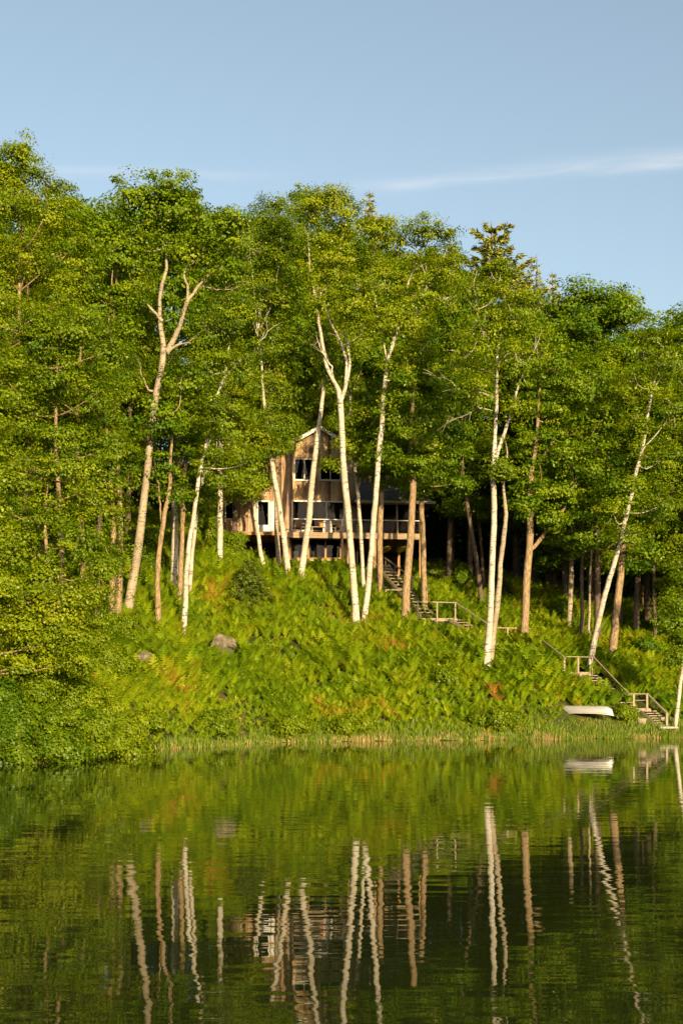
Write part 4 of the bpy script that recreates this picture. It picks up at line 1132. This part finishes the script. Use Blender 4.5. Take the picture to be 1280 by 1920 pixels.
# ------------------------------------------------------------------ wood behind: a few kinds, copied
def generic_broadleaf(seed, Ht=20.0, leaf='maple_leaf', spread=0.19, low=0.28):
    global rng
    keep, rng = rng, np.random.default_rng(seed)
    wd, lv = Wood(), Leaves()
    lean = rng.normal(0, 0.35, 2)
    pts = [(0, 0, -0.6), (0, 0, 0.1), (lean[0]*0.4, lean[1]*0.4, Ht*0.3), (lean[0], lean[1], Ht*0.62), (lean[0]*1.3, lean[1], Ht*0.9)]
    S = wd.add(pts, [0.26, 0.22, 0.17, 0.11, 0.03], 9, 5, 0.03)
    L, Wd = LEAFP[leaf]
    n_ = 16
    for k in range(n_):
        t = (k+0.5)/n_
        h = Ht*(low+(0.96-low)*t)
        R = Ht*spread*math.sin(math.pi*(0.12+0.80*t))**0.7
        a = k*2.4+rng.uniform(-0.5, 0.5)
        rr = R*rng.uniform(0.25, 0.8)
        c = np.array((lean[0]*t+rr*math.cos(a), lean[1]*t+rr*math.sin(a), h))
        rx = Ht*0.075*rng.uniform(0.8, 1.3); rz_ = rx*rng.uniform(0.65, 0.9)
        m = int(26*rng.uniform(0.8, 1.2))
        d = unit(rng.normal(size=(m, 3))); C = c+d*rng.random((m, 1))**0.5*np.array((rx, rx, rz_))
        lo_ = S[S[:, 2] < h-0.5]; s0 = lo_[-1] if len(lo_) else S[0]
        wd.add([s0, s0*0.5+c*0.5+np.array((0, 0, -0.25)), c], [0.07, 0.05, 0.015], 5, 3)
        lv.clumps(C, 0.68*rng.uniform(0.5, 1.5, m), 110, L*1.1, Wd*1.1, 0.48, 0.45, 0.18, body=c-np.array((0, 0, 0.4)))
    e = empty('forest_tree', (0, 0, 0), 'x', 'tree')
    wd.build('trunk', M['dark_bark'], e); lv.build('crown', M[leaf], e)
    rng = keep
    return e

def conifer(seed, Ht=18.0, R=3.0, low=0.08, mat='needle', levels=34, up=-0.25, tuft=1.0, name='hemlock_tree', fill=1.0):
    global rng
    keep, rng = rng, np.random.default_rng(seed)
    wd, lv = Wood(), Leaves()
    wd.add([(0, 0, -0.5), (0, 0, Ht*0.3), (0.1, 0, Ht*0.7), (0.1, 0.05, Ht)], [0.02*Ht*0.6, 0.011*Ht, 0.007*Ht, 0.01], 8, 4)
    for k in range(levels):
        t = k/levels; h = Ht*(low+(1-low)*t**0.95)
        Lb = R*(1-t)**0.75*rng.uniform(0.75, 1.15)+0.15
        nb = max(3, int(7*(1-t)+3))
        a0 = rng.uniform(0, 6.28)
        for b in range(nb):
            a = a0+b*6.283/nb+rng.normal(0, 0.2); l = Lb*rng.uniform(0.7, 1.1)
            dr = np.array((math.cos(a), math.sin(a), 0)); sd_ = np.array((-dr[1], dr[0], 0))
            m = int(max(6, 34*l*fill))
            s = rng.random(m)**0.7
            wdt = 0.30*l*(1-s)*1.2+0.10
            off = rng.uniform(-1, 1, m)*wdt
            z = h+up*l*s*0.6+0.25*l*s*s*(-0.6 if up < 0 else 0.8)+rng.normal(0, 0.06, m)
            P = np.outer(s*l, dr)+np.outer(off, sd_); P[:, 2] = z
            N = np.tile((0, 0, 1.0), (m, 1))+rng.normal(0, 0.8, (m, 3))+dr*0.35
            D = dr[None, :]+np.sign(off)[:, None]*sd_[None, :]*0.8
            lv.raw(P, N, D+rng.normal(0, 0.2, (m, 3)), rng.uniform(0.22, 0.42, m)*tuft, rng.uniform(0.06, 0.12, m)*tuft, np.clip(rng.normal(0.5, 0.16, m)+0.0*s, 0, 1))
            if l > 0.6: wd.add([(0, 0, h), tuple(dr*l*0.5+np.array((0, 0, h+up*l*0.3))), tuple(dr*l*0.92+np.array((0, 0, z[np.argmax(s)])))], [0.03, 0.02, 0.008], 4, 2)
    e = empty(name, (0, 0, 0), 'x', 'tree')
    wd.build('trunk', M['dark_bark'], e); lv.build('crown', M[mat], e)
    rng = keep
    return e

def copy_thing(src):
    r = src.copy(); col.objects.link(r)
    for ch in src.children:
        c = ch.copy(); col.objects.link(c); c.parent = r
    return r
used = set()
def place(src, px, top, Y, label, Ht, group, cat='tree', wide=1.0):
    o = src if src.name not in used else copy_thing(src)
    used.add(src.name)
    X = (px-CX)/F*Y; z = float(gz(X, Y)); zt = PX(px, top, Y)[2]
    k = (zt-z)/Ht
    o.location = (X, Y, z-0.1); o.scale = (k*wide, k*wide, k); o.rotation_euler = (0, 0, rng.uniform(0, 6.28))
    tag(o, label, cat, group)
    return o
BL = [generic_broadleaf(21), generic_broadleaf(22, spread=0.17), generic_broadleaf(23, leaf='birch_leaf'), generic_broadleaf(24, spread=0.2, low=0.2)]
HK = [conifer(31), conifer(32, R=3.6)]
# skyline and second row: (px, top py, Y, kind)
row = [(-20, 262, 84, 0), (110, 322, 82, 1), (185, 326, 80, 3), (150, 420, 76, 0), (265, 335, 84, 1), (340, 345, 86, 0), (405, 372, 86, 3), (460, 366, 88, 1), (515, 385, 92, 0),
       (560, 372, 96, 2), (615, 385, 100, 0), (655, 412, 102, 1), (730, 425, 100, 3), (790, 438, 98, 0), (845, 470, 94, 1), (880, 505, 96, 0), (965, 535, 92, 3), (1000, 560, 90, 2), (1060, 575, 88, 0),
       (1110, 515, 86, 1), (1160, 530, 84, 0), (1215, 580, 84, 3), (1265, 580, 82, 1), (1310, 575, 80, 0), (1360, 580, 80, 3), (1440, 600, 84, 1), (1420, 660, 74, 2), (1520, 600, 80, 0), (1600, 620, 86, 3), (1680, 640, 78, 1), (1500, 700, 90, 2), (1760, 640, 84, 0), (1840, 660, 78, 3), (1360, 720, 96, 0), (1460, 760, 100, 3), (1580, 760, 96, 1), (1700, 760, 98, 3), (-200, 340, 66, 1), (-260, 360, 72, 0), (-330, 380, 64, 3), (-400, 380, 70, 1), (-180, 500, 58, 2),
       (60, 380, 74, 2), (240, 470, 78, 2), (440, 520, 84, 2), (480, 620, 88, 1), (880, 600, 90, 2), (840, 560, 88, 0), (1120, 640, 80, 2), (1190, 690, 82, 0), (1060, 650, 86, 3), (580, 520, 104, 3), (700, 520, 104, 0), (1290, 700, 78, 2), (-90, 330, 66, 0), (-140, 380, 60, 3)]
GB = 'broadleaf trees of the wood behind'
for px, top, Y, k in row:
    if px > 1000: top -= 28
    lab = {0: 'full round-crowned green tree in the wood behind the front trees', 1: 'narrow-crowned green tree in the wood behind the front trees',
           2: 'yellowish fine-leaved tree in the wood behind the front trees', 3: 'broad low-crowned green tree in the wood behind the front trees'}[k]
    place(BL[k], px, top, Y, lab, 20.9, GB, wide=rng.uniform(0.9, 1.15))
# dark conifers filling the shaded wood
GH = 'dark hemlocks in the shaded wood'
hk = [(820, 760, 102), (870, 700, 108), (925, 760, 104), (985, 740, 108), (1045, 780, 102), (1105, 760, 106), (1165, 790, 100), (1225, 780, 104), (1285, 800, 98), (845, 860, 112), (905, 850, 116), (960, 860, 112),
      (1020, 880, 116), (1085, 870, 114), (1140, 890, 112), (1200, 880, 114), (1260, 890, 110), (560, 640, 106), (500, 700, 108), (600, 600, 112), (660, 620, 108), (720, 640, 110), (780, 680, 106), (440, 740, 104), (380, 700, 100), (300, 720, 98), (1320, 820, 104), (-60, 720, 100), (0, 700, 104), (55, 720, 100), (110, 700, 106), (165, 720, 100), (220, 690, 108), (270, 720, 100), (330, 700, 108), (30, 780, 92), (140, 780, 94), (250, 800, 92), (-110, 700, 96), (540, 560, 118), (640, 540, 120), (760, 600, 118)]
for i, (px, top, Y) in enumerate(hk):
    place(HK[i % 2], px, top, Y, 'dark hemlock deep in the shaded wood' if px > 790 else 'dark hemlock behind the house and left trees', 18.0, GH if px > 790 else 'dark hemlocks behind the house', wide=1.15)
# skyline conifers
PN = conifer(41, 20, 4.4, 0.45, 'pine_needle', 17, 0.6, 1.3, 'pine_tree', 1.5)
place(PN, 925, 412, 102, 'tall white pine with upswept boughs above the skyline on the right', 20.0, None, wide=1.25)
SP_ = conifer(42, 20, 2.0, 0.3, 'pine_needle', 34, 0.1, 1.0, 'spruce_tree', 0.9)
place(SP_, 692, 352, 106, 'brownish spruce top poking above the middle of the skyline', 20.0, None)
o = place(SP_, 1002, 474, 96, 'spiky conifer tops right of the tall white pine', 20.0, None)
o = place(SP_, 968, 490, 97, 'shorter spiky conifer directly right of the white pine', 20.0, None)
o = place(SP_, 1035, 504, 95, 'spiky conifer at the right end of the conifer tops', 20.0, None)
# small fir on the slope below the house
g = ground_at(466, 1142)
FR = conifer(51, 2.9, 2.0, 0.03, 'fir_needle', 17, -0.16, 0.6, 'fir_sapling', 2.8)
FR.location = tuple(g); FR.scale = (1.0, 1.0, 1.05)
tag(FR, 'low bushy dark green fir on the slope below the house', 'fir')

# ------------------------------------------------------------------ shrubs on the left bank and saplings
def shrub(label, px, py, w_, h_, Y=None, leaf='olive_leaf', tint=0.45, name='shrub', group='shrubs on the left bank'):
    g = ground_at(px, py) if Y is None else np.array(((px-CX)/F*Y, Y, float(gz((px-CX)/F*Y, Y))))
    s = F/g[1]; R = w_/s/2; Hs = h_/s
    e = empty(name, g, label, 'shrub', group)
    wd, lv = Wood(), Leaves()
    for k in range(13):
        a = rng.uniform(0, 6.28); r = R*rng.uniform(0.1, 0.85)
        c = g+np.array((r*math.cos(a), r*math.sin(a), Hs*rng.uniform(0.06, 0.8)*(1-0.35*r/R)))
        rx = R*rng.uniform(0.28, 0.45)
        m = max(10, int(80*rx))
        d = unit(rng.normal(size=(m, 3))); C = c+d*rng.random((m, 1))**0.5*np.array((rx, rx, rx*0.8))
        wd.add([g+np.array((rng.normal(0, 0.12), rng.normal(0, 0.12), -0.2)), g*0.5+c*0.5+rng.normal(0, 0.1, 3), c+np.array((0, 0, rx*0.5))], [0.035, 0.022, 0.008], 5, 3)
        lv.clumps(C, 0.30*rng.uniform(0.6, 1.3, m), 60, 0.10, 0.075, 0.8, tint, 0.16, body=c)
    wd.build('stems', M['brown_bark'], e, g); lv.build('foliage', M[leaf], e, g)
for a in [('dark leafy shrub at the left frame edge over the water', 10, 1425, 150, 175, None, 'olive_leaf', 0.16),
          ('rounded shrub hanging over the water in the left corner', 85, 1428, 150, 135, None, 'olive_leaf', 0.25),
          ('bright shrub at the tip of the left bank by the water', 228, 1422, 130, 95, None, 'olive_leaf', 0.6),
          ('yellow-green shrub between the corner shrub and the bank tip', 158, 1430, 130, 120, None, 'olive_leaf', 0.52),
          ('tall dim shrub behind the left corner shrubs', 40, 1370, 130, 150, 52, 'olive_leaf', 0.45),
          ('mid green shrub behind the yellow-green bank shrub', 120, 1365, 120, 130, 54, 'olive_leaf', 0.5),
          ('loose shrub on the left bank under the hanging tree', 190, 1320, 110, 120, 58, 'olive_leaf', 0.5),
          ('shrub against the left frame edge under the pale tree', 0, 1270, 120, 130, 58, 'olive_leaf', 0.5),
          ('shrub below the thin brown stem on the left', 130, 1260, 120, 110, 61, 'olive_leaf', 0.5),
          ('shrub at the foot of the tall forked trunk', 215, 1225, 80, 60, 65, 'olive_leaf', 0.45),
          ('rounded shrub high on the left bank beside the bushy tree', 70, 1200, 110, 110, 64, 'olive_leaf', 0.5),
          ('wide shrub on the left bank behind the waterline shrubs', 95, 1345, 150, 110, None, 'olive_leaf', 0.35),
          ('bright loose shrub between the left bank shrubs and the ferns', 165, 1350, 120, 85, None, 'birch_leaf', 0.5),
          ('low shrub where the bank tip meets the ferns', 270, 1375, 70, 46, None, 'olive_leaf', 0.6),
          ('leafy bush under the dappled birch left of the house', 440, 1030, 70, 70, 83, 'maple_leaf', 0.5),
          ('leafy bush behind the left birch cluster', 385, 1050, 80, 80, 84, 'maple_leaf', 0.5),
          ('leafy bush behind the crooked brown trunk', 270, 1110, 80, 110, 77, 'maple_leaf', 0.5)]:
    shrub(*a)
for a in [('low green bush at the shore below the boulder', 400, 1372, 90, 40, None, 'olive_leaf', 0.5),
          ('small leafy bush at the shore below the central birch pair', 655, 1372, 80, 40, None, 'olive_leaf', 0.55),
          ('low bush at the shore left of the canoe', 930, 1362, 90, 36, None, 'birch_leaf', 0.5),
          ('leafy bush in the ferns under the small fir', 505, 1235, 60, 34, None, 'olive_leaf', 0.5),
          ('round bush in the ferns above the pale stone', 830, 1285, 60, 34, None, 'birch_leaf', 0.5),
          ('low bush at the shore below the split-based birch', 540, 1378, 90, 36, None, 'olive_leaf', 0.6),
          ('leafy bush beside the upturned canoe end', 1165, 1350, 46, 30, None, 'birch_leaf', 0.5)]:
    shrub(*a, name='bush', group='low bushes among the ferns')
for a in [('green sapling at the right frame edge above the stair foot', 1255, 1215, 80, 90, None, 'maple_leaf', 0.45),
          ('low sapling in the shade right of the thick leaning trunk', 1210, 1245, 60, 60, None, 'maple_leaf', 0.4),
          ('small bush in shade behind the fourth stair landing', 1050, 1165, 60, 45, None, 'maple_leaf', 0.4),
          ('bush at the left side of the dark lawn', 860, 1095, 60, 40, None, 'maple_leaf', 0.35)]:
    shrub(*a, name='sapling', group='saplings in the shaded wood')

# split stump at the foot of the leaning birch
g = ground_at(549, 1102)
mb = MB()
mb.tube([(0.0, 0, -0.2), (0.0, 0, 0.1), (-0.12, 0, 0.55), (-0.22, 0.02, 1.0), (-0.27, 0.02, 1.25)], [0.26, 0.2, 0.13, 0.08, 0.015], 9)
mb.tube([(0.18, 0, -0.2), (0.18, 0, 0.2), (0.12, 0, 0.5)], [0.16, 0.12, 0.02], 7)
o = mb.build('split_stump', M['stump_wood'], smooth=True); o.location = tuple(g+np.array((0.0, -0.25, 0)))
tag(o, 'jagged red-brown split stump at the foot of the leaning birch', 'stump')

# ------------------------------------------------------------------ ferns, shore grass (nobody could count them)
def fern_bank():
    xs = np.arange(-20, 32, 0.35); ys = np.arange(44, 98, 0.35)
    X, Y = np.meshgrid(xs, ys, indexing='ij'); X = X.ravel()+rng.uniform(-0.18, 0.18, X.size); Y = Y.ravel()+rng.uniform(-0.18, 0.18, Y.size)
    Z = gz(X, Y)
    px = CX+X*F/Y
    keep = (Z > 0.28) & (px > -60) & (px < 1560)
    # leave out house bench, lawn, canoe, rocks
    hu = (X-hO[0])*ct+(Y-hO[1])*st_; hv = -(X-hO[0])*st_+(Y-hO[1])*ct
    keep &= ~((hu > uL-0.3) & (hu < uR+0.5) & (hv > -1.6))
    keep &= ~((X > 5.5) & (Y > 86) & (X < 12))
    keep &= (Y < 95)
    dx = X-can_c[0]; dy = Y-can_c[1]
    cu = dx*math.cos(can_yaw)+dy*math.sin(can_yaw); cv = -dx*math.sin(can_yaw)+dy*math.cos(can_yaw)
    keep &= ~((abs(cu) < can_L/2-0.1) & (abs(cv) < 0.38))
    # sight line to the canoe and the low flights stays open: low plants only there
    for (gr, wr) in rocks[:2]: keep &= ~((abs(X-gr[0]) < wr*0.5) & (Y-gr[1] > -1.7) & (Y-gr[1] < 0.6))
    dens_n = snoise(X, Y, 0.8, 11)
    keep &= rng.random(X.size) < np.clip(0.80+1.1*dens_n, 0.12, 1)
    X, Y, Z, hu, hv = X[keep], Y[keep], Z[keep], hu[keep], hv[keep]
    n_ = len(X)
    size = np.clip(0.80+0.8*snoise(X, Y, 0.6, 12)+rng.normal(0, 0.14, n_), 0.45, 1.5)
    size *= np.clip(0.42+(Z-0.3)*0.35, 0.4, 1.12)
    size *= np.where((hv > -6) & (hu > uL-2) & (hu < uR+1), np.clip(0.62-(hv+1.6)*0.085, 0.6, 1.0), 1)
    for (pa, qa, Yq, rad_) in ((can_c[0], can_c[1]-1.7, 0, 1.9),):
        near = np.hypot(X-pa, (Y-qa)*0.8) < rad_
        size = np.where(near, size*0.5, size)
    for a_, b_, rad_, f_ in CLEAR:      # plants kept low along the open parts of the stairway
        ab = np.array((b_.x-a_.x, b_.y-a_.y)); L2 = ab@ab
        t = np.clip(((X-a_.x)*ab[0]+(Y-a_.y)*ab[1])/L2, 0, 1)
        near = np.hypot(X-a_.x-t*ab[0], Y-a_.y-t*ab[1]) < rad_
        size = np.where(near, size*f_, size)
    ftint = np.clip(0.5+0.5*snoise(X, Y, 0.7, 13)+rng.normal(0, 0.12, n_), 0.02, 0.86)
    red = snoise(X, Y, 1.6, 14) + rng.normal(0, 0.12, n_) - np.clip((Z-2.2)*0.16, 0, 0.5)
    ftint = np.where(red > 0.68, rng.uniform(0.88, 1.0, n_), ftint)
    NF, NS = 9, 8
    a0 = rng.uniform(0, 6.28, n_)
    VV, TT = [], []
    s = np.linspace(0.18, 1.0, NS+1)
    for k in range(NF):
        a = a0+k*6.283/NF+rng.normal(0, 0.25, n_)
        Lf = size*rng.uniform(0.75, 1.2, n_)*1.0
        lean = rng.uniform(0.16, 0.55, n_); arch = rng.uniform(0.15, 0.55, n_)
        rx = lean[:, None]*s+arch[:, None]*s**2.4*0.7
        rz_ = s[None, :]*np.sqrt(np.clip(1-lean**2*0.5, 0.3, 1))[:, None]-arch[:, None]*0.35*s[None, :]**3
        cx_, sx_ = np.cos(a), np.sin(a)
        C = np.stack([X[:, None]+Lf[:, None]*rx*cx_[:, None], Y[:, None]+Lf[:, None]*rx*sx_[:, None], Z[:, None]-0.06+Lf[:, None]*rz_], -1)
        side = np.stack([-sx_, cx_, np.zeros(n_)], -1)[:, None, :]
        A, B = C[:, :-1], C[:, 1:]
        wp = 0.21*np.sin(np.pi*np.clip((s[:-1]+s[1:])/2*0.93, 0, 1)**0.85)[None, :, None]*Lf[:, None, None]
        al = (B-A)
        for sg in (-1, 1):
            tip = (A+B)/2+sg*side*wp+al*0.9-np.array((0, 0, 0.03))
            VV.append(np.stack([A, B+al*0.15, tip], 2).reshape(-1, 3))
            TT.append(np.repeat(np.clip(ftint+rng.normal(0, 0.07, n_)*(ftint < 0.87), 0, 1), NS))
    V = np.vstack(VV); T = np.concatenate(TT)
    o = np_mesh('fern_bank', V, np.arange(len(V)).reshape(-1, 3), M['fern'], tint=T)
    tag(o, 'dense bright green ferns covering the slope below the house', 'ferns', kind='stuff')
fern_bank()

def shore_grass():
    n_ = 30000
    X = rng.uniform(-13, 32, n_)
    ysh = np.array([gy[np.argmax(G[np.clip(int((x+40)/0.4), 0, len(gx)-1)] > 0.0)] for x in X])
    d = np.where(rng.random(n_) < 0.45, rng.exponential(0.25, n_)-0.25, rng.uniform(0, 1.8, n_))
    ok = (X > -8.4) | (rng.random(n_) < 0.06); X, ysh, d = X[ok], ysh[ok], d[ok]; n_ = len(X)
    Y = ysh+d
    Z = np.maximum(gz(X, Y), -0.12)
    tan = rng.random(n_) < np.where(d < 0.3, 0.62, 0.05)*np.clip(0.55+1.6*snoise(X, Y*0, 1.2, 15), 0.1, 1.3)
    hgt = np.where(tan, rng.uniform(0.10, 0.34, n_), rng.uniform(0.15, 0.42, n_))*np.clip(0.9+0.9*snoise(X, Y, 1.1, 16), 0.4, 1.5)
    near = np.hypot(X-can_c[0], (Y-can_c[1])*0.6) < 2.0
    hgt = np.where(near, hgt*0.7, hgt)
    a = rng.uniform(0, 6.28, n_); ln = rng.uniform(0.02, 0.35, n_)*hgt
    w_ = rng.uniform(0.012, 0.028, n_)
    b = np.stack([X, Y, Z-0.05], -1); dirv = np.stack([np.cos(a), np.sin(a), 0*a], -1)
    sdv = np.stack([np.cos(a+1.2), np.sin(a+1.2)*0.4, 0*a], -1); sdv = unit(sdv)
    top = b+dirv*ln[:, None]+np.array((0, 0, 1))*hgt[:, None]
    mid = b*0.5+top*0.5-dirv*ln[:, None]*0.2
    V = np.stack([b-sdv*w_[:, None], b+sdv*w_[:, None], mid+sdv*w_[:, None]*0.8, top], 1).reshape(-1, 3)
    T = np.where(tan, rng.uniform(0.62, 1, n_), rng.uniform(0.05, 0.45, n_))
    o = np_mesh('shore_grass', V, np.arange(len(V)).reshape(-1, 4), M['reed'], tint=T)
    tag(o, 'grass and pale dead reeds along the waterline', 'reeds', kind='stuff')
shore_grass()

def lawn():
    n_ = 9000
    X = rng.uniform(3.0, 13.5, n_); Y = rng.uniform(85.5, 98, n_)
    hu = (X-hO[0])*ct+(Y-hO[1])*st_; hv = -(X-hO[0])*st_+(Y-hO[1])*ct
    ok = ~((hu < uR+0.2) & (hv > 0)); X, Y = X[ok], Y[ok]; n_ = len(X)
    Z = gz(X, Y); a = rng.uniform(0, 6.28, n_)
    b = np.stack([X, Y, Z-0.02], -1); sdv = np.stack([np.cos(a), np.sin(a), 0*a], -1)*0.05
    top = b+np.stack([rng.normal(0, 0.06, n_), rng.normal(0, 0.06, n_), rng.uniform(0.08, 0.2, n_)], -1)
    V = np.stack([b-sdv, b+sdv, top+sdv*0.5, top-sdv*0.3], 1).reshape(-1, 3)
    o = np_mesh('lawn_grass', V, np.arange(len(V)).reshape(-1, 4), M['reed'], tint=rng.uniform(0.1, 0.55, n_))
    tag(o, 'short grass of the dark lawn beside the porch', 'grass', kind='stuff')
lawn()
